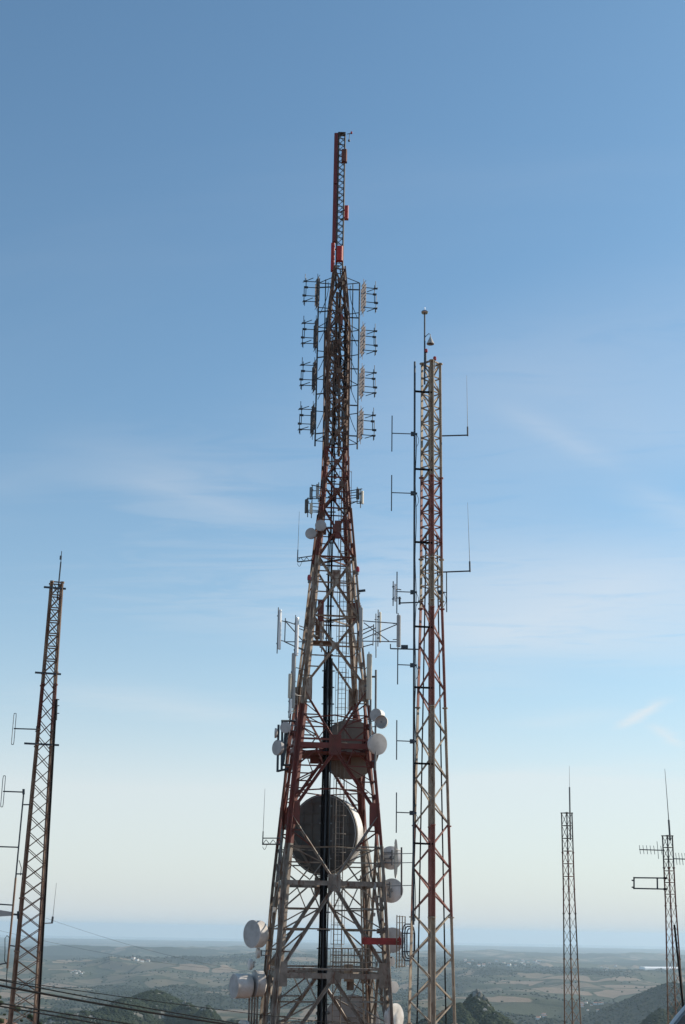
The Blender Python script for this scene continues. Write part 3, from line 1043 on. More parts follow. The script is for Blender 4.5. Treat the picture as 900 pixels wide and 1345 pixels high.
# wire grid reflector standing before the white dish
P = at(520, 1128, 77.6)
g = thing('grid_antenna', 'narrow upright wire grid reflector standing before a white dish', 'antenna', at(520, 1152, 77.6))
m_ = MB()
for k in range(-5, 6):
    yy = .075 * k
    hh = 1.0 * math.sqrt(max(.02, 1 - (k / 5.6) ** 2))
    e = Vector((.28 * .9, .9, 0)) * yy
    m_.tube(P + e - Vector((0, 0, hh)), P + e + Vector((0, 0, hh)), .012, n=4)
obj('grid_wires', m_, STEEL, g)
obj('rim', MB().path([P + Vector((.28 * .9, .9, 0)) * .42 * math.cos(t) + Vector((0, 0, 1.02 * math.sin(t))) for t in np.linspace(0, 2 * math.pi, 29)], .022, 5), STEEL, g, True)
obj('mounting_pipe', MB().tube(P, at(504, 1128, 78.2), .03).tube(P + Vector((0, 0, .5)), at(528, 1118, 77.9), .02), STEEL, g)
# post with stays towards the next mast
m_ = MB().tube(at(527.5, 1113, 77.5), at(527.5, 1176, 77.5), .05)
pt_ = thing('stay_post', 'rusty upright post held out between the tower and the banded mast', 'post', at(527.5, 1176, 77.5))
obj('post', m_, COPPER, pt_)
for py in (1121, 1133, 1163):
    obj('stay_rod', MB().tube(at(503, py + 1, 78.5), at(544, py, 74), .02), STEEL, pt_)

# panel antennas -----------------------------------------------------------
def panel(px, py0, py1, wpx, Y, face, label, m=PANEL, group=None, pipe_dx=None, anchor=True, name='panel_antenna'):
    a = at(px, py0, Y)
    zb = zpy(py1, a.x, Y)
    r = wpx / scl(a) / 2
    f = Vector((face[0], face[1], 0)).normalized()
    s = Vector((-f.y, f.x, 0))
    base = Vector((a.x, a.y, zb))
    t = thing(name, label, 'panel antenna', base, group)
    H = a.z - zb
    pts = [(-1, -.35), (-1, .25), (-.72, .62), (0, .78), (.72, .62), (1, .25), (1, -.35)]
    m1 = MB()
    n_ = len(pts)
    vs_ = []
    for z, k in ((zb, .86), (zb + .04, 1), (a.z - .04, 1), (a.z, .86)):
        vs_ += [base.to_2d().to_3d() + s * x * r * k + f * y * r * k + Vector((0, 0, z)) for x, y in pts]
    fs_ = []
    for i in range(3):
        fs_ += [(i * n_ + j, i * n_ + (j + 1) % n_, (i + 1) * n_ + (j + 1) % n_, (i + 1) * n_ + j) for j in range(n_)]
    fs_ += [tuple(range(n_))[::-1], tuple(range(3 * n_, 4 * n_))]
    m1.add(vs_, fs_)
    obj('radome', m1, m, t)
    pc = base - f * (r * .35 + .09)
    obj('mounting_pipe', MB().tube(pc - Vector((0, 0, .22)), pc + Vector((0, 0, H + .15)), .03), STEEL, t, True)
    for k in (.15, .85):
        c = base + Vector((0, 0, H * k))
        obj('clamp', MB().bar(c - f * r * .3, pc + Vector((0, 0, H * k)) - f * .05, r * .9, .07), STEEL, t)
    if anchor:
        c = pc + Vector((0, 0, H * .5))
        A = nearest_leg(c) if anchor is True else Vector(anchor)
        A.z = c.z
        if (A - c).length > .12:
            obj('arm', MB().tube(c + Vector((0, 0, H * .25)), A + Vector((0, 0, H * .25)), .025).tube(c - Vector((0, 0, H * .25)), A - Vector((0, 0, H * .25)), .025), STEEL, t)
    return t


panel(368.3, 801, 853, 4.6, 77.0, (.9, -.5), 'bright white slim panel antenna farthest out on the tube frame left of grey cabinets'.replace(' left of grey cabinets', ' of the cream tower section'), PANELW, anchor=at(376, 828, 77.6))
panel(391, 811, 861, 4.8, 77.2, (.9, -.5), 'bright white slim panel antenna between the outermost panel and the tower leg', PANELW, anchor=at(400, 835, 78.2))
panel(386.3, 858, 930, 5.6, 77.2, (-.2, -1), 'long grey panel antenna beside the tower leg above the pipe frame of dishes', PANEL)
panel(381, 885, 917, 4.2, 77.0, (-.6, -.8), 'short cream panel antenna clamped to the outside of a long grey panel', PANELB, anchor=at(389, 900, 77.6))
panel(382.3, 918, 938, 3.4, 77.1, (.9, -.6), 'tiny pale panel antenna hanging under a short cream panel antenna', PANELW, anchor=at(390, 928, 77.8))
panel(423.2, 792, 851, 4.2, 79.0, (-.2, -1), 'long grey panel antenna standing inside the tower beside the cables', PANEL)
panel(474.6, 798, 851, 4.6, 77.4, (.1, -1), 'grey panel antenna close on the tower leg above a dark red cabinet', PANEL)
panel(499.5, 804, 844, 3.6, 78.6, (1, -.4), 'slim brownish panel antenna with bright edge midway along the tube frame', PANELB, anchor=at(492, 826, 78.6))
panel(524, 808, 850, 5.2, 77.6, (.25, -1), 'cream grey panel antenna at the far end of the tube frame', PANEL, anchor=at(516, 843, 77.8))
panel(485.5, 859, 919, 6.6, 77.2, (.2, -1), 'long cream grey panel antenna beside the leg above three drum dishes', PANELB)
for i, (px, a, b, wpx, Y, fc, mm, lb) in enumerate([
        (402.5, 656, 674, 4.2, 79.0, (-.8, -.6), DULL, 'small dark panel antenna outermost of the low pair above two grey dishes'),
        (409, 661, 675, 3.8, 78.8, (-.2, -1), PANELB, 'small cream panel antenna inner one of the low pair above two grey dishes'),
        (408.7, 640, 656, 4.0, 79.2, (-.6, -.8), STEEL, 'small grey panel antenna on the upper arm, outer one of its pair'),
        (417.3, 636, 654, 4.0, 79.2, (-.5, -.8), PANEL, 'small grey panel antenna on the upper arm, close against the tower leg'),
        (470.3, 642, 656, 4.4, 79.0, (.3, -1), DULL, 'small dark panel antenna, inner of two across the tower from four others'),
        (476.3, 645, 662, 3.8, 79.0, (.8, -.5), PANELB, 'small cream panel antenna, outer of two across the tower from four others')]):
    panel(px, a, b, wpx, Y, fc, lb, mm)
# tube frames that carry the panels: parts of the tower
def frame_part(name, pts, r=.03, m=STEEL):
    for p, q in pts:
        part(name, MB().tube(at(*p), at(*q), r, n=6), m)


frame_part('outrigger_tube', [((374, 843, 77.4), (402, 843, 78.2)), ((375.5, 816, 77.4), (405, 826, 78.2)), ((375, 812, 77.4), (374, 843, 77.4)), ((374, 843, 77.4), (400, 855, 78.4)), ((376, 817, 77.4), (398, 842, 78.0))])
frame_part('outrigger_tube', [((470, 815, 78.4), (522, 819, 77.8)), ((468, 842, 78.4), (521, 843, 77.8)), ((491, 820, 77.5), (490, 848, 77.5)), ((470, 830, 78), (491, 822, 77.5)), ((470, 842, 78), (522, 820, 77.8)),
                               ((472, 851, 78), (490, 846, 77.5)), ((478, 818, 77.8), (512, 843, 77.6)), ((494, 806, 77.5), (494, 864, 77.5)), ((470, 836, 79), (493, 825, 77.5))])
frame_part('mounting_tube', [((371, 948, 78), (370, 1012, 78)), ((366, 952, 78), (364.5, 1014, 78)), ((370, 947, 78), (388, 947, 78.5)), ((365, 1013, 78), (378, 1010, 78.5)), ((378, 962, 78), (372, 1004, 78)), ((375, 962, 78), (371, 1006, 78)), ((371, 1005, 78), (381, 1005, 78.6))], .065, DARK)
frame_part('mounting_tube', [((494, 880, 77.8), (493, 1012, 77.8)), ((479, 889, 78.4), (494, 889, 77.8)), ((487, 1000, 78.6), (493, 1000, 77.8)), ((480, 901, 78.4), (487, 901, 77.8)), ((487, 918, 78), (486.5, 985, 78))], .06, STEEL)
frame_part('bracket_arm', [((403, 655, 79), (424, 655, 79.2)), ((409, 637, 79), (424, 640, 79.2)), ((403, 673, 79), (420, 672, 79.2)), ((458, 645, 79.4), (476, 642, 79)), ((458, 663, 79.4), (470, 658, 79)), ((469, 661, 79), (477, 661, 79))], .028, DARK)
frame_part('mounting_tube', [((512, 1250, 78.6), (509, 1310, 78.6)), ((504, 1300, 78.6), (512, 1304, 78.6)), ((506, 1258, 78.6), (515, 1258, 78.6))], .045, DARK)
frame_part('mounting_tube', [((503, 1112, 78.4), (503, 1182, 78.4)), ((495, 1130, 78.6), (506, 1130, 78.4)), ((496, 1178, 78.6), (506, 1178, 78.4))], .05, STEEL)
# bent stack of climbing pipes and brackets on the lower legs
for i, (x0, py0, x1, py1, mm) in enumerate([(346, 1345, 357, 1190, RUSTM), (350, 1345, 360, 1180, GALV), (358, 1345, 367, 1200, BROWN), (507, 1345, 497, 1130, GALV), (511, 1345, 501, 1200, STEEL), (366, 1110, 382, 935, OLDRED), (478, 1345, 474, 1150, TAN), (484, 1345, 478, 1180, RUSTM)]):
    part('conduit', MB().tube(at(x0, py0, 78.4 if i not in (6, 7) else 81.5), at(x1, py1, 78.6 if i not in (6, 7) else 81.5), .05), mm, None, True)
rb = random.Random(11)
for i in range(34):
    lf = rb.random() < .55
    py = rb.uniform(1150, 1345)
    px = (lerp(356, 372, (1345 - py) / 190) if lf else lerp(505, 496, (1345 - py) / 190)) + rb.uniform(-9, 7)
    c = at(px, py, 78.0 + rb.uniform(-.4, .6))
    part('bracket_plate', MB().bar(c, c + Vector((0, 0, rb.uniform(.12, .4))), rb.uniform(.06, .2), rb.uniform(.05, .15), (rb.uniform(-1, 1), 1, 0)), rb.choice([GALV, BROWN, STEEL, PANEL, RUSTM]))

# red beam with the slatted reflector and the loop
bm = thing('red_beam', 'bright red boxed beam jutting out from the tower across a grey dish', 'beam', at(476, 1241, 76.6))
obj('beam', MB().bar(at(475, 1236, 76.6), at(527, 1237, 76.6), .36, .34), BEAMR, bm)
for x_ in (478, 524):
    obj('end_flange', MB().bar(at(x_, 1236, 76.6), at(x_ + 1.6, 1236, 76.6), .44, .42), BEAMR, bm)
sr = thing('slatted_reflector', 'upright pale slatted reflector grid at the end of the red beam', 'antenna', at(526, 1273, 76.4))
for k in range(4):
    x = 521.5 + k * 3.6
    obj('slat', MB().bar(at(x, 1202 + k * .6, 76.3 + .12 * k), at(x - .6, 1272 - k * .6, 76.3 + .12 * k), .055), TAN, sr)
for k in range(9):
    y = 1204 + k * 8.2
    obj('cross_bar', MB().bar(at(521, y, 76.35), at(532.6, y, 76.7), .03), TAN, sr)
lo = thing('loop_antenna', 'dark bent pipe loops between slatted reflector and banded mast', 'antenna', at(536, 1264, 75.5))
for k in range(3):
    c, rx, rz = (536.5 + k * 1.6, 1238), 7.5 - k * 1.2, 24 - k * 3.0
    obj('pipe_loop', MB().path([at(c[0] + rx * max(-1, min(1, 1.3 * math.cos(t))), c[1] + rz * max(-1, min(1, 1.12 * math.sin(t))), 75.5) for t in np.linspace(0, 2 * math.pi, 33)], .035, 6), DARK, lo, True)
for y in (1226, 1250):
    obj('arm', MB().tube(at(528, y, 76), at(545, y, 74.5), .03), DARK, lo)

# whips on small truss outriggers -------------------------------------------
def truss_whip(x0, x1, yt, yb, wtop, Y, label, tilt=1.0):
    t = thing('whip_antenna', label, 'whip antenna', at(x0, yb, Y))
    m1 = MB().tube(at(x0, yt + tilt * 3, Y), at(x1, yt, Y + .4), .03).tube(at(x0, yb + tilt * 1, Y), at(x1, yb - tilt, Y + .4), .038)
    n_ = 5
    for k in range(n_):
        a, b = x0 + (x1 - x0) * k / n_, x0 + (x1 - x0) * (k + 1) / n_
        ya, yb_ = (yt + 2, yb) if k % 2 else (yb, yt + 2)
        m1.tube(at(a, ya, Y + .05), at(b, yb_, Y + .1), .018, n=5)
    obj('outrigger_truss', m1, DARK, t)
    wb_ = at(x0, yb + 1, Y)
    top = Vector((wb_.x + .03, Y, zpy(wtop, wb_.x, Y)))
    obj('base_tube', MB().tube(wb_, lerp(wb_, top, .24), .032), DARK, t)
    obj('whip_rod', MB().tube(lerp(wb_, top, .24), top, .015, .008, 6), STEEL, t)
    obj('cable_loop', MB().path([at(x0 + 7 * k, yb + 7 * math.sin(math.pi * min(1, k + .15)), Y) for k in np.linspace(0, 1, 9)], .012, 4), BLACK, t)


truss_whip(390.8, 411, 730, 737, 672, 79, 'thin whip on small truss outrigger just below the two small grey dishes')
truss_whip(345, 368, 1101, 1109, 1036, 78, 'thin whip on small truss outrigger beside the huge dark dish', 0)

# obstruction lamps and a small camera arm
def lamp(px, py, Y, label, h=.34):
    P = at(px, py, Y)
    t = thing('warning_lamp', label, 'lamp', P)
    obj('base', MB().tube(P - Vector((0, 0, h * .5)), P, .07), STEEL, t)
    obj('lens', MB().lathe(P, (0, 0, 1), [(.10, 0), (.105, h * .5), (.08, h * .85), (0, h)], 12), LAMPR, t, True)
    A = nearest_leg(P)
    A.z = P.z - h * .45
    if (A - P).length < 3:
        obj('arm', MB().tube(P - Vector((0, 0, h * .45)), A, .025), STEEL, t)


lamp(406, 762, 78.6, 'small red warning lamp on the tower leg below the whip truss')
lamp(470, 751, 78.6, 'small red warning lamp on the leg above the little camera arm')
cm = thing('camera_arm', 'small dark camera on a short curved arm above the grey panel antennas', 'camera', at(474, 781, 78.6))
obj('arm', MB().path([at(467, 784, 78.6), at(470, 782.5, 78.6), at(473, 779, 78.6)], .03), DARK, cm)
obj('housing', MB().bar(at(471, 776.5, 78.6), at(480, 775.5, 78.6), .14, .12), DARK, cm)

# red television panels round the slim top mast -----------------------------
def tvpanel(px, py0, py1, wpx, dpt, Y, label, m):
    a = at(px, py0, Y)
    zb = zpy(py1, a.x, Y)
    t = thing('television_panel', label, 'antenna panel', (a.x, a.y, zb))
    wd = wpx / scl(a)
    h = wd / 2
    c = h * .35
    pr = [(-h, -dpt), (h, -dpt), (h, dpt - c), (h - c, dpt), (-h + c, dpt), (-h, dpt - c)]
    obj('radome', MB().prof((a.x, a.y, zb), (a.x, a.y, a.z), [(x, y) for x, y in pr], (0, -1, 0)), m, t)
    for k in (.2, .8):
        z = lerp(zb, a.z, k)
        obj('bracket', MB().bar((a.x, a.y, z), (TMX, TMY, z), .05, .08), DULL, t)


tvpanel(442.6, 176, 242, 6.6, .16, TY - .05, 'long dark maroon antenna panel at the very top of the slim mast', MAROON)
tvpanel(440.9, 244, 318, 6.0, .16, TY - .05, 'long dark maroon antenna panel below the topmost, above a bright red one', MAROON)
tvpanel(437.6, 320, 356, 5.0, .14, TY - .05, 'narrow bright red antenna panel standing off the foot of the slim mast', SCARLET)
tvpanel(452.6, 197, 213, 7.4, .15, TY - .42, 'short brick red antenna panel near the top of the slim mast', RED)
tvpanel(455.4, 271, 288, 5.4, .15, TY - .40, 'short antenna panel with sunlit pinkish edge midway up the slim mast', SCARLET)
tvpanel(446.6, 324, 343, 8.2, .16, TY - .45, 'short bright scarlet antenna panel in front of the slim mast foot', SCARLET)
tb = thing('top_light', 'small red light on a stub arm at the very tip of the slim mast', 'lamp', at(459, 186, TY - .2))
obj('arm', MB().tube(at(456, 176, TY - .2), at(461.5, 175, TY - .2), .025).tube(at(459.5, 175, TY - .2), at(458.5, 184, TY - .2), .02), DULL, tb)
obj('lens', MB().lathe(at(461.8, 175.5, TY - .2), (0, 0, 1), [(.06, 0), (.07, .1), (0, .2)], 10), LAMPR, tb, True)
obj('counterweight', MB().lathe(at(458.6, 185.5, TY - .2), (0, 0, 1), [(0, -.02), (.07, 0), (.07, .1), (0, .13)], 10), DULL, tb, True)

# dipole arrays ----------------------------------------------------------------
ux, uy = Vector((math.cos(TROT), math.sin(TROT), 0)), Vector((-math.sin(TROT), math.cos(TROT), 0))
ORD = ['topmost', 'second from the top', 'third from the top', 'lowest']


def dipole_bay(xe, xr, pyc, side, k):
    """reflector screen, four booms with insulators, level and upright dipoles"""
    Y = TY - .25
    c = at(xr, pyc, Y)
    sgn = side
    where = 'facing away from banded mast' if side < 0 else 'facing towards banded mast'
    t = thing('dipole_array', 'tower dipole array, %s of four %s' % (ORD[k], where), 'antenna', (c.x, c.y, c.z - 1.3), 'dipole arrays high on the tower')
    e = abs(at(xe, pyc, Y).x - c.x)
    sc_ = scl(c)
    hz = 27 / sc_
    m1 = MB()
    v_ = (uy * .97 - ux * .16).normalized()
    for j in range(-4, 5):
        hh = hz * (1.0 - .10 * abs(j) - (.12 if j % 2 else 0))
        q = c + v_ * .115 * j
        m1.tube(q - Vector((0, 0, hh)), q + Vector((0, 0, hh)), .017, n=4)
    for j in range(-4, 5):
        q = c + Vector((0, 0, j * hz * .19))
        m1.tube(q - v_ * .47, q + v_ * .47, .017, n=4)
    obj('reflector_screen', m1, COPPER, t)
    for i, dpy in enumerate((-15, -6.5, 5.5, 13.5)):
        z = c.z - dpy / sc_
        ln = e * (1.0 if i in (0, 3) else (.92 if i == 1 else 1.06))
        p, q = Vector((c.x, c.y, z)), Vector((c.x, c.y, z - .02)) + ux * ln * sgn
        obj('boom', MB().tube(p, q, .026, n=6), DARK, t)
        ins = obj('insulator', MB().tube(q - ux * .10, q + ux * .12, .075 if i in (1, 2) else .06, n=8), DARK, t)
        if i in (0, 3):
            rdv = ux * -.62 + uy * .78
            obj('dipole_rod', MB().tube(q - rdv * (.7 if sgn < 0 else .2), q + rdv * (.2 if sgn < 0 else .7), .024, n=6), DARK, t)
            obj('dipole_rod', MB().tube(q, q + Vector((0, 0, .5 if i == 0 else -.32)), .02, n=6), DARK, t)
        else:
            obj('dipole_rod', MB().tube(q - Vector((0, 0, .62)), q + Vector((0, 0, .62)), .024, n=6), DARK, t)


for k, (pyc, xe, xr) in enumerate([(384, 400.5, 417), (439, 398.5, 415), (494, 396.5, 413), (552, 394.5, 411)]):
    dipole_bay(xe, xr, pyc, -1, k)
for k, (pyc, xe, xr) in enumerate([(391, 493.5, 477.5), (447, 493, 476.5), (502, 492.2, 475.5), (558, 491, 474)]):
    dipole_bay(xe, xr, pyc, 1, k)
for sx_, pole, arms in ((-1, ((419, 366), (414, 586)), (373, 379, 405, 411, 431, 437, 462, 471, 499, 519, 541, 571, 580)), (1, ((473, 372), (469, 590)), (372, 381, 411, 418, 434, 448, 466, 485, 506, 533, 543, 573, 583))):
    p, q = at(*pole[0], TY - .1), at(*pole[1], TY - .1)
    xm = (p.x + q.x) / 2
    part('antenna_pole', MB().tube((xm, TY - .1, q.z), (xm, TY - .1, p.z), .05), DARK, None, True)
    part('antenna_pole', MB().tube((xm - sx_ * .42, TY, lerp(q.z, p.z, .35)), (xm - sx_ * .42, TY, p.z), .034), DARK, None, True)
    for i, py in enumerate(arms):
        z = tz(py)
        A = tpt(sx_ * 1.0, -.4 if i % 2 else .2, z)
        part('bracket_arm', MB().tube((xm, TY - .1, z), A, .042 if i % 2 else .028, n=6), DARK)
        if i % 4 == 0:
            part('bracket_arm', MB().tube((xm, TY - .1, z), tpt(sx_ * .8, -.4, tz(py - 8)), .025, n=6), DARK)
    for i in range(5):
        za = lerp(q.z, p.z, .1 + .17 * i)
        pts = [Vector((xm - sx_ * (.1 + .5 * math.sin(math.pi * u_ * .6)), TY - .15, za + u_ * 2.2)) for u_ in np.linspace(0, 1, 8)]
        part('jumper_cable', MB().path(pts, .02, 5), BLACK, None, True)


# ------------------------------------------------------------------ the other masts
def lattice_mast(label, X, Y, wprof, rot, nodes, bands, leg_s, br_s, style, zbase, group='slim lattice masts round the big tower', round_legs=True):
    """square mast; wprof: (py, width in metres); nodes: py of panel points; style(py) -> 'x', 'zigzag', 'frame'"""
    base = Vector((X, Y, zbase))
    t = thing('lattice_mast', label, 'mast', base, group)
    zw = sorted([(zpy(py, X, Y), w_) for py, w_ in wprof])
    zs_, ws_ = [a for a, b in zw], [b for a, b in zw]

    def c(i, z):
        a, b = CORN[i]
        w_ = float(np.interp(z, zs_, ws_))
        if z < zs_[0]:
            w_ = ws_[0] + (ws_[0] - ws_[1]) / (zs_[1] - zs_[0]) * (zs_[0] - z)
        x, y = a * w_ / 2, b * w_ / 2
        return Vector((X + x * math.cos(rot) - y * math.sin(rot), Y + x * math.sin(rot) + y * math.cos(rot), z))

    def mt(py):
        for lim, m_ in bands:
            if py < lim:
                return m_
        return bands[-1][1]
    edges = sorted(set([nodes[0]] + [b[0] for b in bands if nodes[0] < b[0] < nodes[-1]] + [wp[0] for wp in wprof if nodes[0] < wp[0] < nodes[-1]] + [nodes[-1]]))
    for i in range(4):
        for a, b in zip(edges, edges[1:]):
            za, zb = zpy(a, X, Y), (zpy(b, X, Y) if b < nodes[-1] else zbase)
            mm = MB()
            if round_legs:
                mm.tube(c(i, zb), c(i, za), leg_s / 2, n=8)
            else:
                mm.angle(c(i, zb), c(i, za), leg_s, (CORN[i][0], CORN[i][1], 0))
            obj('leg', mm, mt((a + b) / 2), t, round_legs)
            obj('joint_flange', MB().tube(c(i, za) - Vector((0, 0, .03)), c(i, za) + Vector((0, 0, .03)), leg_s * .85, n=8), mt((a + b) / 2), t)
    for k, (a, b) in enumerate(zip(nodes, nodes[1:])):
        za, zb = zpy(a, X, Y), zpy(b, X, Y)
        st = style((a + b) / 2)
        m_ = mt((a + b) / 2)
        for f_, (i, j) in enumerate(FACES):
            p0, p1, q0, q1 = c(i, za), c(j, za), c(i, zb), c(j, zb)
            nrm = Vector((p0.x + p1.x - 2 * X, p0.y + p1.y - 2 * Y, 0))
            s = br_s
            if st in ('x', 'framex'):
                obj('brace', MB().bar(p0, q1, s, s * .4, nrm), m_, t)
                obj('brace', MB().bar(p1 + nrm * .01, q0 + nrm * .01, s, s * .4, nrm), m_, t)
            else:
                if (k + f_) % 2:
                    obj('brace', MB().bar(p0, q1, s, s * .5, nrm), m_, t)
                else:
                    obj('brace', MB().bar(p1, q0, s, s * .5, nrm), m_, t)
            if st in ('framez', 'framex'):
                obj('rung', MB().bar(p0, p1, max(s, .06), max(s * .6, .04)), m_, t)
    for (i, j) in FACES:
        za = zpy(nodes[0], X, Y)
        obj('rung', MB().bar(c(i, za), c(j, za), br_s * 1.3, br_s), mt(nodes[0]), t)
    return t, c


def rail(a, b, n_):
    return [a + (b - a) * k / n_ for k in range(n_ + 1)]


# the banded mast beside the tower, seen on its corner
MX, MY = at(568, 1200, 70).x, 70.0
MX = (at(569, 1345, 70).x + at(565, 480, 70).x) / 2
k_ = math.sqrt(.5)
wpx = [(478, 23.5), (790, 27.5), (1345, 60)]
mast2, c2 = lattice_mast('slim lattice mast banded in bleached red and cream beside the big tower', MX, MY,
                         [(py, w_ * k_ / scl((MX, MY, zpy(py, MX, MY)))) for py, w_ in wpx], R(45),
                         rail(478, 790, 16) + rail(790, 1345, 19)[1:] + rail(1345, 1480, 4)[1:],
                         [(628, TAN), (735, PINK), (800, TAN), (930, PINK), (1085, TAN), (1205, PINK), (9999, TAN)],
                         .165, .075, lambda py: 'framez' if py < 790 else 'zigzag', gz(MX, MY) - .2, round_legs=False)
# dark feeder lines climbing inside
for px0, px1 in ((548, 560), (586, 574)):
    obj('feeder_cable', MB().path([at(lerp(px0, px1, u_), lerp(1345, 700, u_), MY + .2) for u_ in np.linspace(0, 1, 12)], .035), BLACK, mast2, True)
# head gear
P0 = at(558, 482, MY - .4)
hp = thing('lightning_pole', 'thin pole with a shiny dome on its tip above the banded mast', 'lightning rod', P0)
ptip = Vector((P0.x, P0.y, zpy(411, P0.x, P0.y)))
obj('pole', MB().tube(P0 - Vector((0, 0, 1)), ptip, .045), DARK, hp, True)
obj('dome', MB().lathe(ptip, (0, 0, 1), [(.02, -.06), (.16, -.03), (.2, .04), (.15, .12), (.05, .17), (.015, .2), (.012, .34), (0, .35)], 20), mat('polished_steel_dome', (.55, .55, .55), (.45, .45, .45), .25, .9), hp, True)
Q0 = at(565.5, 452, MY - .4)
bl = thing('bell_lamp', 'grey cone-shaped lamp hanging from a hooked arm on the pole', 'lamp', Q0)
obj('shade', MB().lathe(Q0, (0, 0, 1), [(.20, 0), (.21, .02), (.13, .2), (.06, .36), (.03, .44), (0, .45)], 18), DISHG, bl, True)
obj('bulb', MB().lathe(Q0, (0, 0, 1), [(0, -.03), (.08, .0), (.08, .1)], 12), STEEL, bl, True)
obj('arm', MB().path([Vector((P0.x, P0.y, Q0.z + .36)), Vector((P0.x + .1, P0.y, Q0.z + .5)), Q0 + Vector((-.08, 0, .62)), Q0 + Vector((0, 0, .56)), Q0 + Vector((0, 0, .42))], .022), STEEL, bl, True)
for (px, py, pb, lb) in ((559.8, 463, 482, 'red warning lamp on a stub against the lightning pole'), (571.2, 473, 482, 'red warning lamp on the open corner of the banded mast head')):
    P = at(px, py, MY - .4)
    lm = thing('warning_lamp', lb, 'lamp', P)
    obj('lens', MB().lathe(P, (0, 0, 1), [(.075, 0), (.09, .04), (.085, .18), (0, .24)], 12), LAMPR, lm, True)
    obj('stem', MB().tube(Vector((P.x, P.y, zpy(pb + 3, P.x, P.y))), P + Vector((0, 0, .02)), .03), STEEL, lm)

# long dark pole strapped beside it, with the upright dipoles on arms
PX_ = (at(544.5, 475, MY - .5).x + at(544, 1100, MY - .5).x) / 2
PYY = MY - .5
dp_ = thing('antenna_pole', 'long dark pole strapped alongside the banded mast on brackets', 'pole', (PX_, PYY, zpy(1215, PX_, PYY)))
obj('pole', MB().tube((PX_, PYY, zpy(1215, PX_, PYY)), (PX_, PYY, zpy(475, PX_, PYY)), .055), DARK, dp_, True)
for py in (515, 617, 713, 824, 904, 1004, 1109):
    z = zpy(py, PX_, PYY)
    obj('bracket', MB().bar((PX_, PYY, z + .05), c2(0, z), .09, .09), BLACK, dp_)
obj('cable', MB().path([Vector((PX_ + .07 + .03 * math.sin(u_ * 40), PYY - .02, zpy(lerp(1210, 570, u_), PX_, PYY))) for u_ in np.linspace(0, 1, 40)], .02, 5), BLACK, dp_, True)


def side_dipole(x, y0, y1, ya, Y, label, xa=None, m=DARK, r=.028):
    a = at(x, (y0 + y1) / 2, Y)
    z0, z1, zm = zpy(y1, a.x, Y), zpy(y0, a.x, Y), zpy(ya, a.x, Y)
    t = thing('dipole_antenna', label, 'dipole', (a.x, Y, z0), 'upright dipoles on arms along the dark pole')
    obj('dipole_rod', MB().tube((a.x, Y, z0), (a.x, Y, z1), r, n=8), m, t)
    e = Vector((xa if xa is not None else PX_, PYY if xa is None else Y, zm - .02))
    obj('arm', MB().tube((a.x, Y, zm), e, .026), m, t)
    obj('clamp', MB().bar(e - Vector((.1, 0, .1)), e + Vector((-.1, 0, .1)), .2, .16).bar(e - Vector((.12, 0, 0)), e + Vector((.14, 0, 0)), .09), m, t)
    obj('pigtail', MB().path([e + Vector((.08 + .14 * math.sin(u_ * math.pi), 0, -.75 * u_)) for u_ in np.linspace(0, 1, 9)], .012, 4), BLACK, t)
    return t


ND = ['highest', 'second highest', 'third highest', 'fourth highest', 'fifth highest', 'lowest']
for k, (x, y0, y1, ya) in enumerate([(515, 546, 593, 569), (514.5, 624, 671, 647), (521.5, 751, 806, 777), (522.5, 853, 899, 873), (521.2, 946, 998, 973), (520.8, 1041, 1094, 1067)]):
    side_dipole(x, y0, y1, ya, PYY, 'upright dipole on an arm from the dark pole, %s of six' % ND[k])
panel(519.3, 767, 790, 3.4, PYY - .3, (.9, -.5), 'small bright white panel antenna on the third dipole arm of the dark pole', PANELW, anchor=at(527, 778, PYY))
# lone dipole and two long whips on the open side
sd_ = side_dipole(586.8, 752, 804, 778, MY, 'short upright dipole on twin stubs on the open side of the banded mast', c2(1, zpy(778, MX, MY)).x)
sd_['group'] = 'antennas on the open side of the banded mast'
for (x0, xw, yarm, ytop, xt, lb) in ((579, 614.5, 571.5, 493, 613.2, 'higher of two long whips on level arms off the banded mast'), (579, 617.5, 750, 660, 614.4, 'lower of two long whips on level arms off the banded mast')):
    Y = MY + .3
    b0 = at(xw, yarm, Y)
    t = thing('whip_antenna', lb, 'whip antenna', b0)
    obj('arm', MB().tube(at(x0, yarm + (1 if yarm < 600 else 1.5), Y), b0, .038), DARK, t)
    obj('clamp', MB().bar(at(x0 - .5, yarm - 3, Y), at(x0 - .5, yarm + 5, Y), .12), DARK, t)
    obj('base_tube', MB().tube(b0 - Vector((0, 0, .05)), at(lerp(xw, xt, .12), lerp(yarm, ytop, .14), Y), .045), DARK, t)
    obj('whip_rod', MB().tube(at(lerp(xw, xt, .12), lerp(yarm, ytop, .14), Y), at(xt, ytop, Y), .016, .007, 6), STEEL, t)
# horizontal arms between tower frame and mast
sa = thing('camera_arm', 'level arm with a dark box between the tube frame and the banded mast', 'bracket', at(528, 853, MY - .3))
obj('arm', MB().tube(at(513, 846, MY + 1), at(513, 852, MY + 1), .03).tube(at(513, 852, MY + 1), at(552, 853, MY), .035), DARK, sa)
obj('box', MB().bar(at(527, 849.5, MY - .2), at(536, 849.5, MY - .2), .13, .16), DARK, sa)
sb = thing('level_bracket', 'level bracket arm above the white small panel by the dark pole', 'bracket', at(527, 792, MY - .3))
obj('arm', MB().tube(at(526, 792, MY - .3), at(554, 791, MY), .035), DARK, sb)
obj('box', MB().bar(at(525, 784, MY - .3), at(525, 794, MY - .3), .1), DARK, sb)

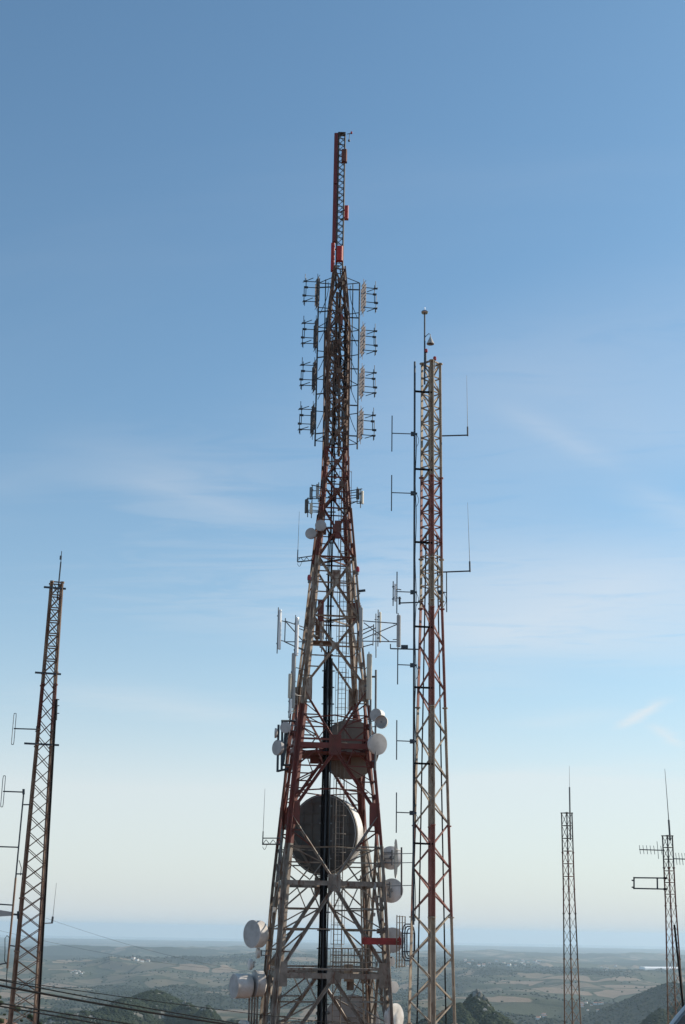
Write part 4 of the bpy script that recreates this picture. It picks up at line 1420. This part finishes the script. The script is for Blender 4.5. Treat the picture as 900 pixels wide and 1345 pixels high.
# the leaning-looking rusty mast over the plain, seen face on
LY = 55.0
LX = (at(28, 1345, LY).x + at(76, 768, LY).x) / 2
lrot = math.atan2(-LX, LY) + R(5)
wpx = [(766, 13.6), (884, 16), (980, 19.5), (1345, 33)]
mast3, c3 = lattice_mast('rust-streaked lattice mast behind the sagging cables, with crossed braces', LX, LY,
                         [(py, w_ / scl((LX, LY, zpy(py, LX, LY)))) for py, w_ in wpx], lrot,
                         rail(766, 884, 7) + rail(884, 1345, 22)[1:] + rail(1345, 1440, 4)[1:],
                         [(900, RUSTM), (960, DULLRED), (1180, RUSTM), (1250, BROWN), (9999, RUSTM)], .095, .030, lambda py: 'framex' if py < 890 else 'x', gz(LX, LY) - .2, round_legs=False)
for py, ext in ((774, .3), (886, .35), (979, .5)):
    z = zpy(py, LX, LY)
    p, q = c3(0, z), c3(1, z)
    d = (q - p).normalized()
    obj('cross_arm', MB().bar(p - d * ext, q + d * ext * .5, .07), DARK, mast3)
obj('feeder_cable', MB().path([c3(1, zpy(lerp(1345, 920, u_), LX, LY)) + Vector((.06, -.05, 0)) for u_ in np.linspace(0, 1, 12)], .04), BLACK, mast3, True)
b0 = at(76.5, 770, LY)
t = thing('whip_antenna', 'thin whip rising from the head of the rust-streaked mast', 'whip antenna', b0)
obj('base_tube', MB().tube(b0 - Vector((0, 0, .6)), at(80, 738, LY), .03), DARK, t)
obj('whip_rod', MB().tube(at(80, 738, LY), at(81, 724, LY), .016), DARK, t)
obj('collar', MB().tube(at(79.6, 735, LY), at(80, 730, LY), .045), DARK, t)


def folded(x, y0, y1, xe, ya, Y, label, lean=3.5):
    t = thing('folded_dipole', label, 'dipole', at(x, y1, Y), 'folded loop dipoles by the rust-streaked mast')
    mid = (y0 + y1) / 2
    ring = []
    for u_ in np.linspace(0, 2 * math.pi, 25):
        yy = mid - (y1 - y0) / 2 * max(-1, min(1, 1.15 * math.sin(u_)))
        ring.append(at(x + 1.6 * max(-1, min(1, 1.6 * math.cos(u_))) + lean * (mid - yy) / (y1 - y0), yy, Y))
    obj('loop', MB().path(ring, .014, 5), STEEL, t, True)
    obj('arm', MB().tube(at(x, ya, Y), at(xe, ya + 1, Y), .025), DARK, t)
    obj('clamp', MB().bar(at(xe, ya - 3, Y), at(xe, ya + 4, Y), .08), DARK, t)


folded(18.2, 937, 978, 49, 957, LY - .3, 'folded loop dipole on an arm from the upper part of the rust-streaked mast')
folded(4, 1019, 1060, 31, 1039.5, LY - .8, 'folded loop dipole at the tip of the thin side pole')
yg = thing('stub_antenna', 'short dark antenna clamped to the side of the rust-streaked mast', 'antenna', at(74, 946, LY))
obj('rod', MB().tube(at(75, 918, LY - .2), at(74, 946, LY - .2), .03), DARK, yg)
for y in (919, 927, 937):
    obj('stub', MB().tube(at(71, y, LY - .2), at(78, y, LY - .2), .018), DARK, yg)
sp_ = thing('side_pole', 'thin rusty pole with bare arms standing beside the rust-streaked mast', 'pole', at(9, 1272, LY - .8))
px_ = at(31.5, 1038, LY - .8)
pend = at(9.5, 1272, LY - .8)
obj('pole', MB().tube(px_, lerp(px_, pend, .5), .03), DARK, sp_, True)
obj('pole', MB().tube(lerp(px_, pend, .5), pend, .04), RUSTM, sp_, True)
for (x0, y0, x1, y1) in ((-6, 1112, 24.5, 1113), (-6, 1187.5, 17, 1189), (31, 1057, 40, 1057), (21, 1148, 30, 1148), (12, 1242, 20, 1243), (-6, 1268, 9, 1265)):
    obj('arm', MB().tube(at(x0, y0, LY - .8), at(x1, y1, LY - .8), .025), DARK, sp_)
for i, pts in enumerate(([(14, 1233), (9, 1229), (6.5, 1233), (6.5, 1250), (6, 1262), (9, 1267)], [(25, 1130), (28, 1140), (27, 1150)], [(9.5, 1272), (8.5, 1285), (9, 1298)])):
    obj('cable', MB().path([at(x, y, LY - .8) for x, y in pts], .014, 5), BLACK, sp_, True)
hn = thing('wedge_antenna', 'pale wedge-shaped antenna tapering to a clamp on the rust-streaked mast', 'antenna', at(0, 1203, LY - .5))
m_ = MB()
ring = [(-34, 1190), (-34, 1206), (16, 1203), (16, 1198)]
fr, bk_ = [at(x, y, LY - .7) for x, y in ring], [at(x, y, LY - .35) for x, y in ring]
m_.add(fr + bk_, [(0, 1, 2, 3), (7, 6, 5, 4), (0, 4, 5, 1), (1, 5, 6, 2), (2, 6, 7, 3), (3, 7, 4, 0)])
obj('radome', m_, PANEL, hn)
obj('clamp', MB().bar(at(16, 1201, LY - .5), at(29, 1202, LY - .3), .09, .07).bar(at(24, 1197, LY - .4), at(24, 1207, LY - .4), .08), DARK, hn)
t = thing('whip_antenna', 'thin short whip on a stub arm low on the rust-streaked mast', 'whip antenna', at(68, 1213, LY))
obj('arm', MB().tube(at(55, 1213, LY), at(68.6, 1212.5, LY), .02), PANEL, t)
obj('base_tube', MB().tube(at(68.2, 1213, LY), at(69.5, 1204, LY), .04), DARK, t)
obj('whip_rod', MB().tube(at(69.5, 1204, LY), at(74.2, 1160, LY), .010, .006, 5), STEEL, t)

# two dark slender masts on the far side
def corner_mast(label, px0, px1, ptop, wt_, wb_, Y, nodes, bands, brk):
    X = (at(px0, ptop, Y).x + at(px1, 1345, Y).x) / 2
    rot = math.atan2(-X, Y) + R(45)
    return X, lattice_mast(label, X, Y, [(py, w_ * k_ / scl((X, Y, zpy(py, X, Y)))) for py, w_ in ((ptop, wt_), (brk, wt_ * 1.05), (1345, wb_))], rot, nodes, bands, .085, .022,
                           lambda py: 'framex' if py < brk else 'x', gz(X, Y) - .2)


AY = 92.0
AX, (mast4, c4) = corner_mast('dark slender mast with a single straight whip on its head', 745.5, 751.5, 1068, 13.5, 21, AY, rail(1068, 1168, 6) + rail(1168, 1345, 10)[1:] + rail(1345, 1440, 4)[1:],
                              [(1120, DULL), (1200, DULLRED), (1260, DULL), (9999, RUSTM)], 1168)
Pw = at(748.5, 1070, AY)
t = thing('whip_antenna', 'straight whip on the head of the dark slender mast without side antennas', 'whip antenna', Pw)
obj('base_tube', MB().tube(Pw - Vector((0, 0, 1.6)), at(748.3, 1034, AY), .05), STEEL, t)
obj('whip_rod', MB().tube(at(748.3, 1034, AY), at(748, 1006, AY), .013, .008), STEEL, t)
BY = 84.0
BX, (mast5, c5) = corner_mast('dark slender mast with a box frame and comb antennas, behind the parked car', 877, 888.5, 1098, 12.5, 21, BY, rail(1098, 1190, 6) + rail(1190, 1345, 9)[1:] + rail(1345, 1440, 4)[1:],
                              [(1140, DULL), (1260, DULLRED), (9999, RUSTM)], 1190)
obj('feeder_cable', MB().path([at(lerp(899, 886, u_), lerp(1335, 1215, u_), BY - .7) for u_ in np.linspace(0, 1, 9)], .06), BLACK, mast5, True)
t = thing('whip_antenna', 'slightly tilted whip on the head of the mast with the box frame', 'whip antenna', at(880, 1098, BY))
obj('base_tube', MB().tube(at(880.5, 1104, BY), at(878.6, 1077, BY), .055), DARK, t)
obj('whip_rod', MB().tube(at(878.6, 1077, BY), at(873.5, 1010, BY), .025, .012), DARK, t)


def yagi(x0, x1, y, Y, els, label, h=.25, ey=0.35):
    t = thing('comb_antenna', label, 'yagi antenna', at(x1, y + 3, Y), 'comb antennas on the mast with the box frame')
    a, b = at(x0, y, Y), at(x1, y + 1, Y)
    obj('boom', MB().tube(a, b, .03), DARK, t)
    for k in range(els):
        c = lerp(a, b, (k + .15) / els)
        hh = h * (2.0 if k == els - 2 else 1)
        obj('element', MB().tube(c - Vector((0, ey * .3, hh)), c + Vector((0, ey * .3, hh)), .016, n=5), DARK, t)


yagi(840, 873, 1116, BY - .4, 7, 'comb antenna on the side towards the mast with the lone whip, above the box frame')
yagi(884, 912, 1128, BY - .6, 7, 'comb antenna on the side away from the mast with the lone whip', .34)
bf = thing('box_frame', 'empty rectangular pipe frame jutting level from the slender mast behind the car', 'bracket frame', at(833, 1168, BY - .4))
for (p, q) in (((832, 1153), (875, 1153.5)), ((832, 1167), (876, 1168)), ((833, 1152), (833, 1168)), ((863.5, 1153), (863.8, 1168)), ((830, 1156.5), (833, 1156.5)), ((830, 1165.5), (833, 1165.5))):
    obj('frame_bar', MB().bar(at(*p, BY - .4), at(*q, BY - .4), .075), DARK, bf)
for y in (1153.5, 1168):
    obj('clamp', MB().bar(at(872, y, BY - .4), at(876, y, BY - .4), .16, .12), BLACK, bf)

# ------------------------------------------------------------------ overhead cables
def cable(pts, r, Ys, label):
    (x0, y0), (x1, y1) = pts[0], pts[-1]
    a, b = at(x0, y0, Ys[0]), at(x1, y1, Ys[1])
    n_ = 30
    out = []
    mid = pts[1] if len(pts) == 3 else None
    sag = mid[1] - (y0 + (y1 - y0) * (mid[0] - x0) / (x1 - x0)) if mid else 3
    for k in range(n_ + 1):
        u_ = k / n_
        p = lerp(a, b, u_)
        p = p - Vector((0, 0, 4 * u_ * (1 - u_) * sag / scl(lerp(a, b, .5))))
        out.append(p)
    o = obj('overhead_cable', MB().path([p - out[0] for p in out], r, 6), BLACK, None, True)
    o.location = out[0]
    tag(o, label, 'cable', 'overhead cables sagging past the rust-streaked mast')


cable([(-160, 1262), (150, 1322), (560, 1372)], .023, (26, 46), 'thickest black cable sagging across the foot of the rust-streaked mast')
cable([(-160, 1255), (120, 1311), (560, 1380)], .013, (26, 46), 'thin black cable running just above the thickest cable')
cable([(-160, 1262), (120, 1304), (560, 1356)], .009, (27, 46), 'faint thin cable, second above the thickest cable')
cable([(-160, 1291), (80, 1331), (420, 1380)], .014, (24, 40), 'upper of two thin cables close together below the thickest cable')
cable([(-160, 1293), (80, 1336), (420, 1394)], .014, (24, 40), 'lower of two thin cables close together below the thickest cable')
cable([(60, 1206), (200, 1250), (420, 1282)], .004, (54, 90), 'hair-thin cable slanting down the sky from the low whip')
cable([(-160, 1180), (90, 1242), (330, 1276)], .004, (52, 90), 'hair-thin cable crossing the horizon behind the rust-streaked mast')

# ------------------------------------------------------------------ far hamlets
def house_proto():
    t = thing('house', '', 'house', (0, 0, 0))
    w_, d_, h_ = 6, 4.5, 5.0
    obj('wall', MB().add([(x, y, z) for z in (-3, h_) for x, y in ((-w_, -d_), (w_, -d_), (w_, d_), (-w_, d_))] + [(-w_, 0, h_ + 2), (w_, 0, h_ + 2)],
                         [(0, 1, 5, 4), (1, 2, 6, 9, 5), (2, 3, 7, 6), (3, 0, 4, 8, 7), (3, 2, 1, 0)]), mat('whitewashed_wall', (.78, .76, .72), (.70, .67, .62), .8, 0, .2, .5), t)
    e = .5
    obj('roof', MB().add([(-w_ - e, -d_ - e, h_ - .2), (w_ + e, -d_ - e, h_ - .2), (w_ + e, 0, h_ + 2.2), (-w_ - e, 0, h_ + 2.2), (w_ + e, d_ + e, h_ - .2), (-w_ - e, d_ + e, h_ - .2)],
                         [(0, 1, 2, 3), (3, 2, 4, 5)]), mat('clay_tile_roof', (.36, .17, .10), (.28, .13, .08), .9, 0, .3, .6), t)
    return t


def copy_tree(o):
    c = o.copy()
    COL.objects.link(c)
    for ch in list(o.children):
        d = ch.copy()
        COL.objects.link(d)
        d.parent = c
    return c


hp_ = house_proto()
first = True
hr = random.Random(9)
CL = [((93, 117), (1275, 1281), 9, 1.2, 'small white house in the hamlet above a pale strip on the plain behind the cables', 'houses of the hamlet behind the cables'),
      ((764, 795), (1319, 1329), 12, 1.0, 'small white house in the village among brown fields beside the mast with lone whip', 'houses of the village among the brown fields'),
      ((706, 722), (1333, 1341), 5, 1.1, 'small white house in the cluster below the brown fields', 'houses below the brown fields'),
      ((610, 720), (1262, 1270), 26, 2.1, 'white building in the far pale town beyond the craggy hill', 'buildings of the far pale town'),
      ((172, 196), (1258, 1264), 5, 2.0, 'white farm building far off near the coast beyond the cables', 'far farm buildings near the coast'),
      ((783, 815), (1269, 1276), 4, 2.0, 'white farm building far off between the two dark slender masts', 'far farm buildings between the dark masts')]
for (xa, xb), (ya, yb), n_, sc_, lb, gp in CL:
    for i in range(n_):
        x, y = ground_hit(hr.uniform(xa, xb), hr.uniform(ya, yb))
        o = hp_ if first else copy_tree(hp_)
        first = False
        o.location = (x, y, gz(x, y) + .5)
        o.rotation_euler = (0, 0, hr.uniform(-.6, .6))
        s = sc_ * hr.uniform(.5, .9)
        o.scale = (s, s, s)
        tag(o, lb, 'house', gp)
x0, y0 = ground_hit(846, 1274)
x1, y1 = ground_hit(906, 1276)
gh = thing('greenhouse', 'long white strip of greenhouses on the plain behind the dark masts', 'greenhouse', (x0, y0, gz(x0, y0)))
A, B = Vector((x0, y0, max(gz(x0, y0), gz(x1, y1)) + 6)), Vector((x1, y0 + 150, max(gz(x0, y0), gz(x1, y1)) + 6))
for k in range(5):
    off = Vector((0, 26 * k, 0))
    obj('tunnel', MB().prof(A + off, B + off, [(-12, -14), (12, -14), (12, 2), (7, 7), (0, 9), (-7, 7), (-12, 2)], (0, 0, 1)), mat('white_plastic_sheet', (.8, .8, .8), (.72, .72, .72), .5), gh)

# ------------------------------------------------------------------ rock outcrops on the nearer hills
import bmesh
ROCK = mat('pale_weathered_rock', (.27, .26, .235), (.13, .125, .11), .95, 0, .25, .9, 0, .8, .1)
rk = random.Random(21)


def outcrop(px, py, size, tall, lb, gp):
    x, y = ground_hit(px, py)
    z = gz(x, y)
    bm_ = bmesh.new()
    for _ in range(26):
        a, rr, h = rk.uniform(0, 6.283), rk.uniform(.25, 1), rk.random()
        bm_.verts.new((math.cos(a) * rr * size * (1.15 - .75 * h), math.sin(a) * rr * size * (1.15 - .75 * h), (h * 1.3 - .35) * size * tall))
    bmesh.ops.convex_hull(bm_, input=bm_.verts)
    for v in [v for v in bm_.verts if not v.link_faces]:
        bm_.verts.remove(v)
    me = bpy.data.meshes.new('rock_outcrop')
    bm_.to_mesh(me)
    bm_.free()
    me.materials.append(ROCK)
    o = bpy.data.objects.new('rock_outcrop', me)
    o.location = (x, y, z)
    COL.objects.link(o)
    tag(o, lb, 'rock', gp)


for px, py, s, tl in ((627, 1305.5, 5.5, 1.3), (623, 1308, 5, 1.2), (631, 1309, 4.5, 1.4), (617, 1313, 6, 1.0), (636, 1314, 4.5, 1.0), (609, 1318, 5, .9), (628, 1318, 6, .8), (641, 1325, 5, .9), (614, 1328, 6, .7), (636, 1333, 6, .7), (650, 1337, 4, .9)):
    outcrop(px, py, s, tl, 'grey rock outcrop on the craggy hill behind the banded mast', 'rock outcrops of the craggy hill')
for px, py, s, tl in ((184, 1316, 6, .8), (172, 1318, 5, .8), (242, 1322, 7, 1.0), (247, 1324, 6, .9), (258, 1327, 6, .9), (268, 1328, 7, 1.0), (276, 1331, 6, .9), (224, 1318, 5, .7), (205, 1324, 6, .6)):
    outcrop(px, py, s, tl, 'grey rock outcrop on the wooded hill beyond the sagging cables', 'rock outcrops of the wooded hill')

# ------------------------------------------------------------------ parked car, only its roof corner is in view
def car():
    P = at(884, 1345, 24.0)
    zg = gz(P.x + 2, 24.0)
    t = thing('parked_car', 'silver car parked on the summit, its windscreen pillar and roof showing', 'car', (P.x + 1.2, 24.0, zg))
    H = P.z - zg
    x0 = P.x + .22
    zg -= .06
    SIL = mat('silver_car_paint', (.62, .62, .62), (.58, .58, .58), .35, .1, 2, .3)
    GLS = mat('dark_car_glass', (.05, .06, .065), (.045, .055, .06), .06, 0, 2, .3, spec=.8)
    RUB = mat('black_rubber_seal', (.012, .012, .012), None, .7)
    # side outline from the front: bonnet, windscreen, roof, tail; metres from the pillar foot, height
    yo = [24.0 - .78, 24.0 + .78]
    low = [(-1.25, .25), (-1.3, .55), (-1.15, .74), (-.2, .93), (3.0, 1.0), (3.1, .8), (3.12, .3)]
    m1 = MB()
    n_ = len(low)
    vs_ = [Vector((x0 + x - .22, y, zg + z * H / 1.12)) for y in (yo[0] - .06, yo[1] + .06) for x, z in low]
    m1.add(vs_, [tuple(range(n_)), tuple(range(n_, 2 * n_))[::-1]] + [(i, n_ + i, n_ + (i + 1) % n_, (i + 1) % n_) for i in range(n_)])
    obj('body', m1, SIL, t)
    cab = [(-.25, .92), (-.08, 1.06), (.10, 1.22), (.24, 1.33), (.42, 1.42), (.75, 1.47), (1.4, 1.48), (2.2, 1.42), (2.6, 1.25), (2.85, 1.0)]
    def cp(x, z, y, tuck):
        c = (yo[0] + yo[1]) / 2
        k = 1 - .16 * max(0, z - .95) / .53
        return Vector((x0 + x - .05, c + (y - c) * k * tuck, zg + z * H / 1.12))
    for y in yo:
        obj('roof_rail', MB().path([cp(x, z, y, 1) for x, z in cab], .048, 8), SIL, t, True)
        obj('door_seal', MB().path([cp(x + .05, z - .055, y, .995) for x, z in cab], .022, 6), RUB, t, True)
        gl = [cp(x + .06, z - .05, y, .985) for x, z in cab]
        m1 = MB()
        m1.add(gl + [p + Vector((0, .012 if y < 24 else -.012, 0)) for p in gl], [tuple(range(len(gl))), tuple(range(len(gl), 2 * len(gl)))[::-1]])
        obj('side_window', m1, GLS, t)
    m1 = MB()
    k = [cp(x, z, yo[0], 1) for x, z in cab] + [cp(x, z, yo[1], 1) for x, z in cab]
    nn = len(cab)
    m1.add(k, [(i, i + 1, nn + i + 1, nn + i) for i in range(4, 7)])
    obj('roof', m1, SIL, t, True)
    m1 = MB().add(k, [(i, i + 1, nn + i + 1, nn + i) for i in range(0, 4)])
    obj('windscreen', m1, GLS, t, True)
    m1 = MB().add(k, [(i, i + 1, nn + i + 1, nn + i) for i in range(7, nn - 1)])
    obj('rear_window', m1, GLS, t, True)
    for x in (-.62, 2.1):
        for y in yo:
            wh = obj('wheel', MB().lathe((x0 + x, y, zg + .31), (0, 1, 0), [(.2, -.1), (.29, -.1), (.31, -.06), (.31, .06), (.29, .1), (.2, .1), (.2, -.1)], 20), RUB, t, True)
            obj('rim', MB().lathe((x0 + x, y, zg + .31), (0, 1, 0), [(0, -.07), (.2, -.09), (.2, .09), (0, .07)], 16), STEEL, wh, True)


car()
